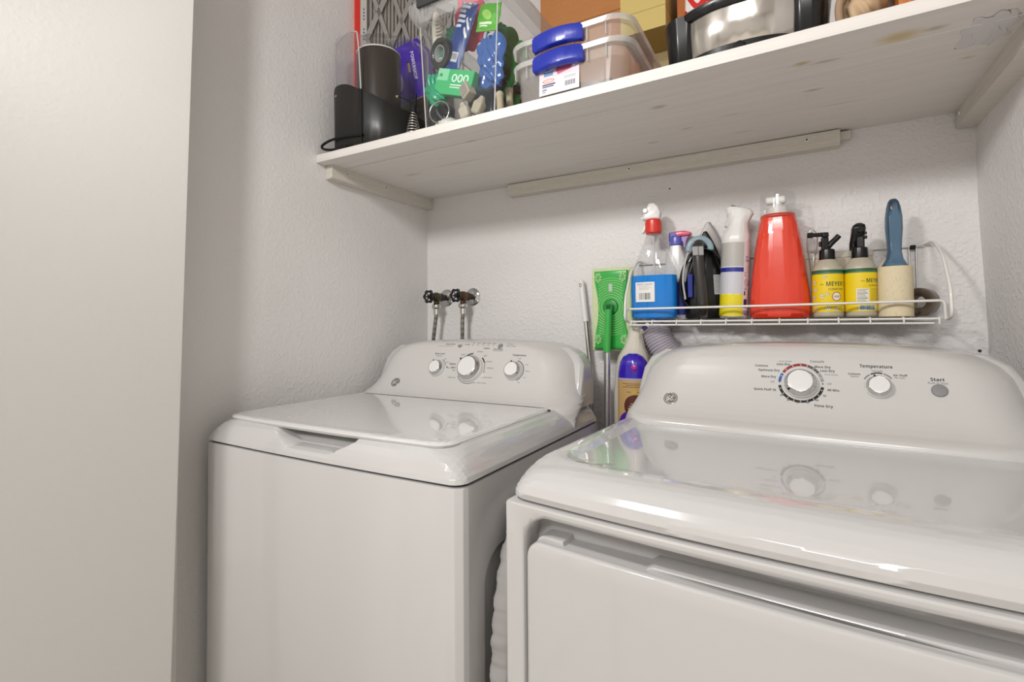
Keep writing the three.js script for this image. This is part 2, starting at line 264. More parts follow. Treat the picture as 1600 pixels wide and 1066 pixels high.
{
  const y0 = 1.5655, y1 = 1.6055;
  let t = thing('shelf_cleat', 'grey-painted wooden cleat under the left end of the shelf', 'cleat', [XL, y0, 0]);
  part(t, 'batten', metric(extrude([[0, 0], [0.026, 0.003], [0.026, 0.0405], [0, 0.0405]], 0.452, 0.0015).translate(0.0005, 0, 0.002)), cleatPaint);
  part(t, 'shim', metric(rb(0.02, 0.0035, 0.17, 0.001, 0.014, 0.0422, 0.36)), cleatPaint);
  for (const z of [0.40, 0.24, 0.02]) screw(t, 0.0262, 0.026, z, -Math.PI / 2, 0);
  t = thing('shelf_cleat', 'long grey-painted wooden cleat screwed to the back wall under the shelf', 'cleat', [-0.802, y0 - 0.001, 0]);
  part(t, 'batten', metric(rb(0.903, 0.0375, 0.032, 0.002, 0.4515, 0.01875, 0.0165)), cleatPaint);
  part(t, 'end_block', metric(rb(0.022, 0.02, 0.016, 0.002, 0.914, 0.026, 0.009)), cleatPaint);
  for (const x of [0.4, 0.835]) { screw(t, x, 0.024, 0.0324, 0, Math.PI / 2); }
  t = thing('shelf_cleat', 'grey-painted wooden cleat under the right end of the shelf', 'cleat', [XR - 0.01, y0, 0]);
  part(t, 'batten', metric(extrude([[-0.034, 0.003], [0, 0], [0, 0.0405], [-0.034, 0.0405]], 0.455, 0.0015).translate(0, 0, 0.004)), cleatPaint);
  const s = part(t, 'screw', lathe([[0, 0.001], [0.0025, 0.001], [0.003, 0.003], [0.006, 0.0028], [0.0062, 0]], 20).rotateZ(Math.PI / 2).translate(-0.0335, 0.028, 0.03), M.aluminium);
  part(t, 'putty_patch', blob(0.028, 0.002, 0.05, 0.25, 4, 2, 3).translate(-0.075, 0.0402, 0.38), std({ color: rgb(0.68, 0.66, 0.66), roughness: 0.7 }), 'white putty smeared on the shelf beside the cleat');
}
// ---------------------------------------------------------------- washer and dryer
const CONSOLE = [[-0.02, 0.908], [0.006, 0.9405], [0, 0.953], [-0.018, 0.962], [-0.035, 0.975], [-0.05, 0.992], [-0.064, 1.015], [-0.077, 1.04], [-0.088, 1.065], [-0.097, 1.083], [-0.108, 1.094], [-0.125, 1.099]];
const CW = [[0.905, 0.3425], [0.94, 0.341], [0.953, 0.3395], [0.965, 0.336], [0.98, 0.331], [1.0, 0.325], [1.03, 0.319], [1.05, 0.313], [1.068, 0.300], [1.08, 0.284], [1.09, 0.262], [1.095, 0.24], [1.1, 0.205]];
const CB = [[0.905, 0.352], [0.94, 0.32], [0.953, 0.30], [0.97, 0.265], [0.995, 0.222], [1.02, 0.20], [1.05, 0.185], [1.1, 0.177]];
const lerpTab = (t, y) => { if (y <= t[0][0]) return t[0][1]; for (let i = 0; i + 1 < t.length; i++) if (y <= t[i + 1][0]) return t[i][1] + (t[i + 1][1] - t[i][1]) * (y - t[i][0]) / (t[i + 1][0] - t[i][0]); return t[t.length - 1][1]; };
const profCurve = new THREE.CatmullRomCurve3(CONSOLE.map(([z, y]) => new THREE.Vector3(0, y, z)), false, 'centripetal');
const S0 = 0.0555, HS = 0.2156, PXM = 2048 / 0.69;
function consoleGeo(zBase, zShift, most) {       // zBase: front foot of the console, zShift: turns the CB table (z behind the wall origin) into local z
  const n = 52, rings = [], S = []; let s = -S0, last = null;
  for (let i = 0; i <= n; i++) {
    const q = profCurve.getPointAt(i / n); if (last) s += q.distanceTo(last); last = q.clone();
    const y = q.y, zf = zBase + q.z, zb = Math.min(zf - 0.02, lerpTab(CB, y) + zShift), hw = Math.min(most, lerpTab(CW, y)), d = zf - zb;
    rings.push(rring(hw, zb, zf, Math.min(d - 0.004, 0.10), Math.min(0.004, d / 4), y, { rx: 0.085, k: 12, mF: 40, arch: 0.006 * Math.max(0, i / n - 0.6) / 0.4 })); S.push(s);
  }
  const k = rings.length; rings.push(rings[k - 1].map(([x, y, z]) => [x * 0.97, y + 0.0008, -0.006 + z])); S.push(s + 0.006);
  const g = loft(rings, { crease: 0.9, uv: (x, y, z, i) => [(x + 0.345) / 0.69, Math.max(0.001, Math.min(0.999, S[i] / HS))] });
  return g;
}
function surf(x, s, zBase) {               // point and slope on the console face at arc length s
  const L = profCurve.getLength(), q = profCurve.getPointAt((s + S0) / L), t = profCurve.getTangentAt((s + S0) / L); return { p: [x, q.y, zBase + q.z], tilt: Math.atan2(-t.z, t.y) };
}
function consoleMap(draw) {
  return canvasTex(2048, 640, (g, w, h) => { g.fillStyle = '#e8e7e5'; g.fillRect(0, 0, w, h); draw(g, (x) => (x + 0.345) * PXM, (s) => h - s * PXM, PXM); });
}
function dialOn(o, x, s, zBase, r, h, mats, ang, name) {   // knob: skirt, chrome band, white cap with pointer ridge
  const { p, tilt } = surf(x, s, zBase), grp = new THREE.Group(); grp.name = numbered('knob'); grp.position.set(...p); grp.rotation.x = Math.PI / 2 - tilt; o.add(grp);
  const sub = (n, g, m) => part(grp, n, g, m);
  sub('knob_skirt', lathe([[0, -0.004], [r * 1.0, -0.004], [r, 0.002], [r * 0.975, h * 0.42], [r * 0.93, h * 0.45], [0, h * 0.45]], 56), M.knob);
  sub('chrome_band', lathe([[r * 0.93, h * 0.42], [r * 0.94, h * 0.5], [r * 0.90, h * 0.62], [r * 0.80, h * 0.9], [r * 0.76, h * 0.98], [r * 0.72, h * 0.97]], 56), M.chrome);
  sub('knob_face', lathe([[0, h * 1.0], [r * 0.5, h * 0.99], [r * 0.70, h * 0.975], [r * 0.745, h * 0.95], [r * 0.73, h * 0.7]], 56), M.knob);
  const mk = sub('pointer_mark', rb(r * 0.14, 0.0012, r * 0.3, 0.0004, 0, h * 0.83, -r * 0.82).rotateX(0.0), M.blackMatte); mk.rotation.y = ang;
  return grp;
}
function buttonOn(o, x, s, zBase, r) { const { p, tilt } = surf(x, s, zBase); const g = T(lathe([[0, 0.003], [r * 0.85, 0.003], [r, 0.0015], [r, -0.003]], 36), ...p, Math.PI / 2 - tilt); part(o, 'button', g, M.greyButton, 'round grey button'); }
function badgeOn(o, x, s, zBase, r) {      // chrome monogram badge
  const { p, tilt } = surf(x, s, zBase), grp = new THREE.Group(); grp.name = numbered('badge'); grp.position.set(...p); grp.rotation.x = Math.PI / 2 - tilt; o.add(grp);
  const t = canvasTex(256, 256, (g) => {
    g.fillStyle = '#b9b7b4'; g.fillRect(0, 0, 256, 256); g.fillStyle = '#6e6c6a'; g.beginPath(); g.arc(128, 128, 126, 0, 7); g.fill(); g.strokeStyle = '#d8d6d3'; g.lineWidth = 7; g.beginPath(); g.arc(128, 128, 108, 0, 7); g.stroke();
    g.lineWidth = 5; for (let k = 0; k < 4; k++) { g.save(); g.translate(128, 128); g.rotate(k * Math.PI / 2 + 0.5); g.beginPath(); g.arc(98, 0, 20, 2.2, 4.6); g.stroke(); g.restore(); }
    g.save(); g.transform(1, 0, -0.22, 1, 28, 0); g.strokeStyle = '#efedea'; g.lineCap = 'round'; g.lineWidth = 11;
    g.beginPath(); g.moveTo(112, 84); g.bezierCurveTo(74, 70, 50, 118, 62, 148); g.bezierCurveTo(72, 174, 104, 160, 106, 132); g.bezierCurveTo(106, 120, 92, 118, 80, 130); g.moveTo(107, 132); g.bezierCurveTo(112, 168, 92, 192, 72, 184); g.stroke();
    g.beginPath(); g.moveTo(178, 84); g.bezierCurveTo(148, 70, 130, 96, 140, 112); g.bezierCurveTo(146, 122, 160, 122, 166, 118); g.moveTo(160, 119); g.bezierCurveTo(126, 118, 124, 168, 146, 172); g.bezierCurveTo(164, 176, 180, 162, 182, 148); g.stroke(); g.restore();
  });
  const face = new THREE.CircleGeometry(r * 0.95, 40).rotateX(-Math.PI / 2).translate(0, 0.0019, 0);
  part(grp, 'badge_face', face, std({ map: t, roughness: 0.4, metalness: 0.3 })); part(grp, 'badge_rim', lathe([[r * 0.93, 0.0016], [r * 0.97, 0.0024], [r, 0.0012], [r, -0.002]], 40), M.chrome);
}
function arcStroke(g, cx, cy, r, a0, a1, w, c) { g.strokeStyle = c; g.lineWidth = w; g.beginPath(); g.arc(cx, cy, r, a0, a1); g.stroke(); }
const deg = (d) => -d * Math.PI / 180;     // counter-clockwise from the right, as on paper
function smoothTab(D, m) { const at = (i, q) => D[Math.max(0, Math.min(D.length - 1, i))][q], out = []; for (let i = 0; i + 1 < D.length; i++) for (let k = 0; k < m; k++) { const t = k / m; out.push(D[i].map((_, q) => { const a = at(i - 1, q), b = at(i, q), c = at(i + 1, q), d = at(i + 2, q); return i === 0 || i + 2 === D.length ? b + (c - b) * t : 0.5 * (2 * b + (c - a) * t + (2 * a - 5 * b + 4 * c - d) * t * t + (3 * b - a - 3 * c + d) * t * t * t); })); } out.push(D[D.length - 1]); return out; }
// ---- washer: floor-standing group, front face at local z = 0
{
  const t = thing('washing_machine', 'white top-loading washing machine with three knobs, left of the dryer', 'washing machine', [-0.784, 0, 0.804]);
  const HW = 0.343, ZB = -0.60;
  // cabinet with a shallow embossed panel pressed into its right side
  let cab = loft([0.03, 0.5, 0.893, 0.8965, 0.8975].map((y, i) => rring(HW - [0, 0, 0, 0.001, 0.004][i], ZB + [0, 0, 0, 0.001, 0.004][i], -[0, 0, 0, 0.001, 0.004][i], 0.022, 0.006, y, { bow: 0.006, k: 10 })), { crease: 0.9 });
  const A = new Brush(mergeVertices(cab)), emb = extrude(rrect(-0.30, 0.22, 0.235, 0.776, 0.055), 0.02, 0.0025);  // shape x -> -z
  emb.rotateY(Math.PI / 2); emb.translate(HW - 0.003, 0, -0.364); const B = new Brush(emb); A.updateMatrixWorld(); B.updateMatrixWorld();
  const ev = new Evaluator(); ev.attributes = ['position', 'normal', 'uv']; ev.useGroups = false; const R = ev.evaluate(A, B, SUBTRACTION).geometry;
  part(t, 'cabinet', R, M.enamel);
  part(t, 'seam_shade_core', loft([0.892, 0.912].map((y) => rring(HW - 0.005, ZB + 0.005, -0.006, 0.02, 0.006, y, { bow: 0.006 }))), M.dark);  // near-black core, paints the shade inside the open seam
  // top cover, with the finger scoop sunk into its front
  const D = [[0.9015, 0.001, 0.001, 0.024], [0.9025, 0, 0, 0.024], [0.908, 0.0015, 0.001, 0.025], [0.915, 0.005, 0.003, 0.027], [0.922, 0.0095, 0.0055, 0.03], [0.928, 0.014, 0.008, 0.033], [0.934, 0.019, 0.011, 0.037], [0.939, 0.024, 0.0145, 0.041], [0.9435, 0.030, 0.0185, 0.045], [0.9475, 0.0355, 0.0235, 0.05], [0.9495, 0.0395, 0.0285, 0.052], [0.9508, 0.043, 0.033, 0.052], [0.9506, 0.07, 0.07, 0.05]];
  const dense = smoothTab(D, 6);
  const rings = dense.map(([y, ix, iz, r]) => rring(HW - ix, ZB, -iz, r, 0.01, y, { bow: 0.007, mF: 150, k: 14 }));
  const sm = THREE.MathUtils.smoothstep;
  for (const r of rings) for (const p of r) if (p[2] > -0.09) {
    const yb = 0.9165, m = sm(p[1], yb - 0.002, yb + 0.010), half = 0.062 + 0.046 * sm(p[1], 0.9165, 0.947), e = 1 - sm(Math.abs(p[0] + 0.002), half - 0.016, half + 0.006);
    const k = m * e; p[2] -= 0.036 * k + 0.02 * k * sm(p[1], 0.935, 0.95); p[1] -= 0.36 * k * (p[1] - yb);
  }
  part(t, 'top_cover', loft(rings, { crease: 0.8 }), M.gloss);
  // lid with a rolled front edge
  const LZ = -0.032, LB = -0.409, L = [[0.946, 0.004, 0.004], [0.9485, 0.0005, 0.0005], [0.952, -0.001, -0.001], [0.9548, 0.0005, 0.001], [0.9565, 0.004, 0.005], [0.9568, 0.009, 0.012], [0.9562, 0.014, 0.02], [0.956, 0.03, 0.04]];
  part(t, 'lid', loft(L.map(([y, ix, iz]) => rring(0.2985 - ix, LB, LZ + 0.009 - iz, 0.032, 0.004, y, { bow: 0.010, mF: 40, k: 12 })), { crease: 0.8 }), M.lidGloss, 'glossy white lid');
  for (const s of [-1, 1]) part(t, 'lid_bumper', rb(0.006, 0.004, 0.005, 0.0015, s * 0.3, 0.953, -0.401), M.blackMatte);
  const zb = -0.41, zs = -0.804;
  const map = consoleMap((g, X, Y, K) => {
    const t1 = (s, x, y, mm, o = {}) => txt(g, s, X(x), Y(y), mm * K / 1000, { color: '#4a4846', ...o });
    const b = { bold: true, color: '#2c2b2a' };
    // main dial
    const cx = X(0.033), cy = Y(0.1085), R = 0.0415 * K;
    arcStroke(g, cx, cy, R, deg(48), deg(26), 0.0035 * K, '#2b2a29'); arcStroke(g, cx, cy, R, deg(24), deg(-12), 0.0022 * K, '#8b8987'); arcStroke(g, cx, cy, R, deg(-60), deg(-150), 0.0022 * K, '#8b8987'); arcStroke(g, cx, cy, R, deg(128), deg(95), 0.003 * K, '#2b2a29'); arcStroke(g, cx, cy, R, deg(178), deg(132), 0.0022 * K, '#8b8987');
    for (const [d, s] of [[80, 'Medium'], [52, 'Light'], [28, 'Casuals'], [6, 'Delicates'], [-26, 'Speed Wash'], [-52, 'Drain & Spin']]) t1(s, 0.033 + 0.049 * Math.cos(d * Math.PI / 180), 0.1085 + 0.047 * Math.sin(d * Math.PI / 180) + (d === 80 ? 0.001 : 0), 5, { align: 'left', color: '#3a3938' });
    for (const [d, s] of [[126, 'Heavy'], [186, 'Light'], [214, 'Bulky Items']]) t1(s, 0.033 + 0.05 * Math.cos(d * Math.PI / 180), 0.1085 + 0.047 * Math.sin(d * Math.PI / 180), 5, { align: 'right', color: '#3a3938' });
    t1('Colors', 0.058, 0.1655, 6.4, { ...b, align: 'left' }); t1('Whites', -0.020, 0.120, 6.4, { ...b, align: 'right' }); t1('Heavy', -0.018, 0.111, 5.2, { ...b, align: 'right' });
    for (const d of [174, 160, 24, -8, -30, -58]) { g.fillStyle = '#222'; g.beginPath(); g.arc(X(0.033 + 0.0455 * Math.cos(d * Math.PI / 180)), Y(0.1085 + 0.0455 * Math.sin(d * Math.PI / 180)), 0.0012 * K, 0, 7); g.fill(); }
    // left and right knobs
    t1('Water Level', -0.083, 0.1475, 6, b); g.fillStyle = '#777'; g.fillRect(X(-0.093), Y(0.1415), 0.02 * K, 0.0012 * K);
    for (const [d, s] of [[62, 'Min'], [36, 'Med'], [6, 'Super Load']]) t1(s, -0.078 + 0.031 * Math.cos(d * Math.PI / 180), 0.106 + 0.031 * Math.sin(d * Math.PI / 180), 4.6, { align: 'left', color: '#555' });
    g.fillStyle = '#111'; g.beginPath(); g.arc(X(-0.0475), Y(0.111), 0.002 * K, 0, 7); g.fill(); arcStroke(g, X(-0.078), Y(0.106), 0.0265 * K, deg(70), deg(20), 0.0022 * K, '#8b8987');
    t1('Temperature', 0.171, 0.1495, 6.4, b); arcStroke(g, X(0.164), Y(0.108), 0.0275 * K, deg(80), deg(-62), 0.0024 * K, '#6b6967');
    for (const [d, s] of [[74, 'Cold'], [32, 'Cool'], [2, 'Warm'], [-26, 'Hot'], [-58, 'Tap']]) t1(s, 0.164 + 0.0335 * Math.cos(d * Math.PI / 180), 0.108 + 0.0345 * Math.sin(d * Math.PI / 180), 4.4, { align: d > 60 ? 'center' : 'left', color: '#444' });
    // buttons row
    t1('Deep Rinse', -0.040, 0.1765, 6.2, { ...b, align: 'right' }); g.fillStyle = '#888'; g.fillRect(X(-0.096), Y(0.170), 0.052 * K, 0.001 * K); g.fillStyle = '#222'; g.fillRect(X(-0.008), Y(0.1755), 0.012 * K, 0.0008 * K); g.beginPath(); g.arc(X(0.0055), Y(0.1755), 0.0016 * K, 0, 7); g.fill();
    ['Fill', 'Soak', 'Wash', 'Rinse', 'Spin'].forEach((s, i) => { const x = 0.0195 + i * 0.0165; t1(s, x, 0.1815, 4.8, { bold: true }); g.fillStyle = '#222'; g.beginPath(); g.arc(X(x), Y(0.1745), 0.0013 * K, 0, 7); g.fill(); });
    t1('Start/Pause', 0.104, 0.1635, 5.2, b); g.fillStyle = '#888'; g.fillRect(X(0.088), Y(0.1595), 0.032 * K, 0.001 * K);
    ['Clean', 'Lid Locked'].forEach((s, i) => { t1(s, 0.132, 0.181 - i * 0.0072, 4.6, { align: 'left' }); g.fillStyle = '#222'; g.beginPath(); g.arc(X(0.1285), Y(0.181 - i * 0.0072), 0.0013 * K, 0, 7); g.fill(); });
  });
  const con = part(t, 'console', consoleGeo(zb, zs, HW + 0.0004), phy({ map, color: rgb(0.70, 0.692, 0.684), roughness: 0.3, specularIntensity: 0.5, clearcoat: 0.5, clearcoatRoughness: 0.1 }), 'control console with printed settings');
  part(t, 'console_back', loft([[0.945, 0.333, -0.50], [1.0, 0.331, -0.52], [1.045, 0.327, -0.54], [1.07, 0.312, -0.55], [1.088, 0.285, -0.56]].map(([y, w, zf]) => rring(w, ZB - 0.002, zf, 0.01, 0.006, y)), { crease: 0.6 }), M.enamel);
  dialOn(t, -0.078, 0.106, zb, 0.0235, 0.019, 0, 0.5); dialOn(t, 0.033, 0.1085, zb, 0.037, 0.026, 0, 0.9); dialOn(t, 0.164, 0.108, zb, 0.0245, 0.02, 0, 0.2);
  buttonOn(t, -0.0216, 0.1763, zb, 0.0085); buttonOn(t, 0.1077, 0.1764, zb, 0.0085); badgeOn(t, -0.2077, 0.0563, zb, 0.0145);
  for (const [x, z] of [[-0.29, -0.06], [0.29, -0.06], [-0.29, -0.54], [0.29, -0.54]]) part(t, 'foot', cyl(0.02, 0.024, 0.034, x, 0.017, z), M.blackMatte);
}
// ---- dryer, its front bowed a little towards the room
function bowed(g, hw, d) { const p = g.attributes.position; for (let i = 0; i < p.count; i++) if (p.getZ(i) > -0.03) p.setZ(i, p.getZ(i) + d * (1 - (p.getX(i) / hw) ** 2)); return g; }
{
  const th = 0.0610865, t = thing('clothes_dryer', 'white front-loading clothes dryer with two knobs and a wide front door', 'dryer', [-0.0236, 0, 0.8258], -th);
  const HW = 0.34, ZB = -0.64;
  const fr = (hw, y0, y1, r, z) => rring(hw, y0, y1, r, r, 0, { k: 12, mF: 30, mS: 30 }).map(([x, , y]) => [x, y, z]).reverse();
  const F = [[HW, 0.03, 0.8975, 0.004, -0.042], [HW, 0.03, 0.8975, 0.004, -0.004], [HW - 0.0008, 0.0308, 0.8967, 0.004, -0.0015], [HW - 0.003, 0.033, 0.8945, 0.004, 0]].map((q) => fr(...q));
  for (let i = 0; i <= 8; i++) { const a = i / 8 * Math.PI / 2, e = 0.008 * (1 - Math.sin(a)); F.push(fr(0.3085 + e, 0.24 - e, 0.8830 + e, 0.04 + e, -0.008 * (1 - Math.cos(a)))); }
  F.push(fr(0.3085, 0.24, 0.8830, 0.04, -0.0405));
  part(t, 'front_frame', toCreasedNormals(bowed(mergeVertices(loft(F.map((r) => r), { bottom: false, top: true, crease: 0.5 }).deleteAttribute('normal')), HW, 0.0145), 0.5), M.enamel);
  part(t, 'cabinet', rb(2 * HW, 0.8665, -ZB - 0.042, 0.004, 0, 0.46325, (ZB - 0.042) / 2), M.enamel);
  part(t, 'seam_shade_core', loft([0.892, 0.91].map((y) => rring(HW - 0.006, ZB + 0.005, -0.016, 0.01, 0.006, y, { bow: 0.008 }))), M.dark);  // dark slab whose colour stands in for shade in the gap
  // door: front skin and an inner shell with a grip notch in its top edge
  const door = new THREE.Group(); door.name = numbered('door'); t.add(door);
  const DK = [[0.001, 0.0005, -0.0145], [0, 0, -0.0135], [0, 0, -0.006]]; for (let i = 1; i <= 6; i++) { const q = i / 6 * Math.PI / 2; DK.push([0.006 * (1 - Math.cos(q)), 0, -0.006 + 0.006 * Math.sin(q)]); } for (const e of [0.02, 0.05, 0.09, 0.13, 0.17, 0.21, 0.25, 0.285]) DK.push([e, 0, 0]);
  const skin = loft(DK.map(([e, , z]) => fr(0.3045 - e, 0.25 + e, 0.850 - e, Math.max(0.004, 0.024 - e * 0.3), z)), { crease: 0.5 }).deleteAttribute('normal');
  part(door, 'door_skin', toCreasedNormals(bowed(mergeVertices(skin), HW, 0.0145), 0.5), M.enamel);
  const sh = new THREE.Shape(); sh.moveTo(-0.296, 0.255); sh.lineTo(0.296, 0.255); sh.lineTo(0.296, 0.84); sh.quadraticCurveTo(0.296, 0.8545, 0.28, 0.8545); sh.lineTo(-0.132, 0.8545); sh.lineTo(-0.139, 0.849); sh.quadraticCurveTo(-0.141, 0.8475, -0.144, 0.8475); sh.lineTo(-0.248, 0.8475); sh.quadraticCurveTo(-0.252, 0.8475, -0.252, 0.850); sh.lineTo(-0.2525, 0.8545); sh.lineTo(-0.278, 0.8545); sh.quadraticCurveTo(-0.296, 0.8545, -0.296, 0.838);
  part(door, 'door_shell', toCreasedNormals(bowed(extrude(sh.getSpacedPoints(500).map((p) => [p.x, p.y]), 0.026, 0.0015).translate(0, 0, -0.0405), HW, 0.0145), 0.6), M.enamel);
  // top: rim with a shallow basin
  const D = [[0.9015, 0.002, 0.0065, 0.03, 0.03], [0.9032, 0.0005, 0.0048, 0.03, 0.03], [0.909, 0.0008, 0.0045, 0.031, 0.03], [0.916, 0.003, 0.005, 0.034, 0.03], [0.924, 0.006, 0.010, 0.038, 0.03], [0.932, 0.0095, 0.017, 0.042, 0.03], [0.939, 0.0135, 0.026, 0.047, 0.03], [0.9435, 0.0175, 0.035, 0.052, 0.03], [0.9465, 0.022, 0.046, 0.055, 0.03], [0.948, 0.029, 0.059, 0.055, 0.03], [0.9478, 0.038, 0.069, 0.05, 0.03], [0.9465, 0.045, 0.075, 0.045, 0.03], [0.9435, 0.052, 0.081, 0.04, 0.03], [0.9415, 0.058, 0.086, 0.035, 0.03], [0.941, 0.066, 0.094, 0.03, 0.03], [0.941, 0.12, 0.16, 0.03, 0.03]];
  part(t, 'top_panel', loft(smoothTab(D.map((r, i) => [...r, i > 9 ? 0.12 + 0.01 * (i - 9) : i === 9 ? 0.06 : 0]), 4).map(([y, ix, iz, r, _, b]) => rring(HW - ix, ZB + Math.max(0, b), -iz, r, 0.012, y, { bow: 0.016, mF: 60, mS: 24, k: 12 })), { crease: 0.9 }), M.dryerTop);
  const zb = -0.42, zs = -0.8258;
  const map = consoleMap((g, X, Y, K) => {
    const t1 = (s, x, y, mm, o = {}) => txt(g, s, X(x), Y(y), mm * K / 1000, { color: '#3d3c3a', ...o }), b = { bold: true, color: '#222' };
    const cx = X(0.0015), cy = Y(0.1105), R = 0.0352 * K, w = 0.0048 * K;
    arcStroke(g, cx, cy, R, deg(-8), deg(-172), w, '#1d1d1d'); arcStroke(g, cx, cy, R, deg(176), deg(150), w, '#2f62b5'); arcStroke(g, cx, cy, R, deg(146), deg(74), w, '#9c1f1c'); arcStroke(g, cx, cy, R, deg(72), deg(36), w, '#5d5b59'); arcStroke(g, cx, cy, R, deg(34), deg(8), w, '#a9a7a5');
    g.fillStyle = '#f2f1ef'; for (let k = 0; k <= 8; k++) { const d = -18 - k * 18; g.beginPath(); g.arc(cx + R * Math.cos(deg(d)), cy + R * Math.sin(deg(d)), 0.0011 * K, 0, 7); g.fill(); } for (const d of [158, 134, 112, 90, 54, 20]) { g.beginPath(); g.arc(cx + R * Math.cos(deg(d)), cy + R * Math.sin(deg(d)), 0.0011 * K, 0, 7); g.fill(); }
    g.fillStyle = '#222'; for (const d of [2, 178]) { g.beginPath(); g.arc(cx + R * Math.cos(deg(d)), cy + R * Math.sin(deg(d)), 0.0012 * K, 0, 7); g.fill(); }
    t1('Cottons', -0.066, 0.1420, 6.2, { bold: true, color: '#3a3938' }); t1('Cool Down', -0.0135, 0.1515, 4.6, { align: 'right', color: '#777' }); t1('Less Dry', -0.0165, 0.1460, 5.8, { ...b, align: 'right' }); t1('Optimum Dry', -0.034, 0.1335, 5.8, { ...b, align: 'right' }); t1('More Dry', -0.040, 0.1210, 5.8, { ...b, align: 'right' }); t1('Off', -0.0425, 0.1115, 5, { align: 'right', color: '#555' }); t1('Quick Fluff 10', -0.0395, 0.0955, 5.8, { ...b, align: 'right' });
    t1('Casuals', 0.028, 0.1530, 6.2, { bold: true, color: '#7b7977' }); t1('More Dry', 0.0235, 0.1430, 5.8, { ...b, align: 'left' }); t1('Less Dry', 0.0325, 0.1360, 5.8, { ...b, align: 'left' }); t1('Cool Down', 0.0395, 0.1295, 4.4, { align: 'left', color: '#777' }); t1('Off', 0.0435, 0.1125, 5, { align: 'left', color: '#555' }); t1('80 Min.', 0.044, 0.1010, 5.6, { align: 'left', ...b });
    for (const [s, x, y] of [['70', 0.039, 0.089], ['60', 0.0275, 0.0795], ['50', 0.013, 0.074], ['40', -0.0035, 0.073], ['30', -0.0185, 0.0765], ['20', -0.030, 0.0855]]) t1(s, x, y, 5.2, { bold: true, color: '#555' });
    t1('Time Dry', 0.0375, 0.0690, 6.8, b);
    t1('Temperature', 0.1175, 0.1475, 7.6, b); t1('Cottons', 0.0945, 0.1330, 5, { ...b, align: 'right' }); t1('Regular', 0.0925, 0.1285, 4, { align: 'right', color: '#666' }); t1('Casuals', 0.1190, 0.1395, 4.8, { color: '#555' }); t1('Air Fluff', 0.1415, 0.1335, 5, { ...b, align: 'left' }); t1('No Heat', 0.143, 0.1290, 4, { align: 'left', color: '#666' });
    arcStroke(g, X(0.1205), Y(0.1125), 0.0236 * K, deg(118), deg(76), 0.0022 * K, '#1d1d1d'); arcStroke(g, X(0.1205), Y(0.1125), 0.0236 * K, deg(72), deg(38), 0.0022 * K, '#8b8987'); arcStroke(g, X(0.1205), Y(0.1125), 0.0236 * K, deg(150), deg(122), 0.0022 * K, '#8b8987');
    t1('Start', 0.2005, 0.1290, 8, b); t1('Push to Start', 0.2005, 0.1230, 4.6, { color: '#555' });
  });
  part(t, 'console', consoleGeo(zb, zs, HW + 0.0004), phy({ map, color: rgb(0.70, 0.692, 0.684), roughness: 0.3, specularIntensity: 0.5, clearcoat: 0.5, clearcoatRoughness: 0.1 }), 'control console with printed settings');
  part(t, 'console_back', loft([[0.935, 0.330, -0.52], [1.0, 0.328, -0.54], [1.045, 0.322, -0.56], [1.07, 0.308, -0.57], [1.088, 0.28, -0.58]].map(([y, w, zf]) => rring(w, ZB - 0.002, zf, 0.01, 0.006, y)), { crease: 0.6 }), M.enamel);
  dialOn(t, 0.0015, 0.1095, zb, 0.0285, 0.022, 0, 2.3); dialOn(t, 0.1205, 0.111, zb, 0.0205, 0.017, 0, 0.35);
  buttonOn(t, 0.2018, 0.1107, zb, 0.011); badgeOn(t, -0.2348, 0.0621, zb, 0.0145);
  for (const [x, z] of [[-0.29, -0.06], [0.29, -0.06], [-0.29, -0.58], [0.29, -0.58]]) part(t, 'foot', cyl(0.02, 0.024, 0.034, x, 0.017, z), M.blackMatte);
}
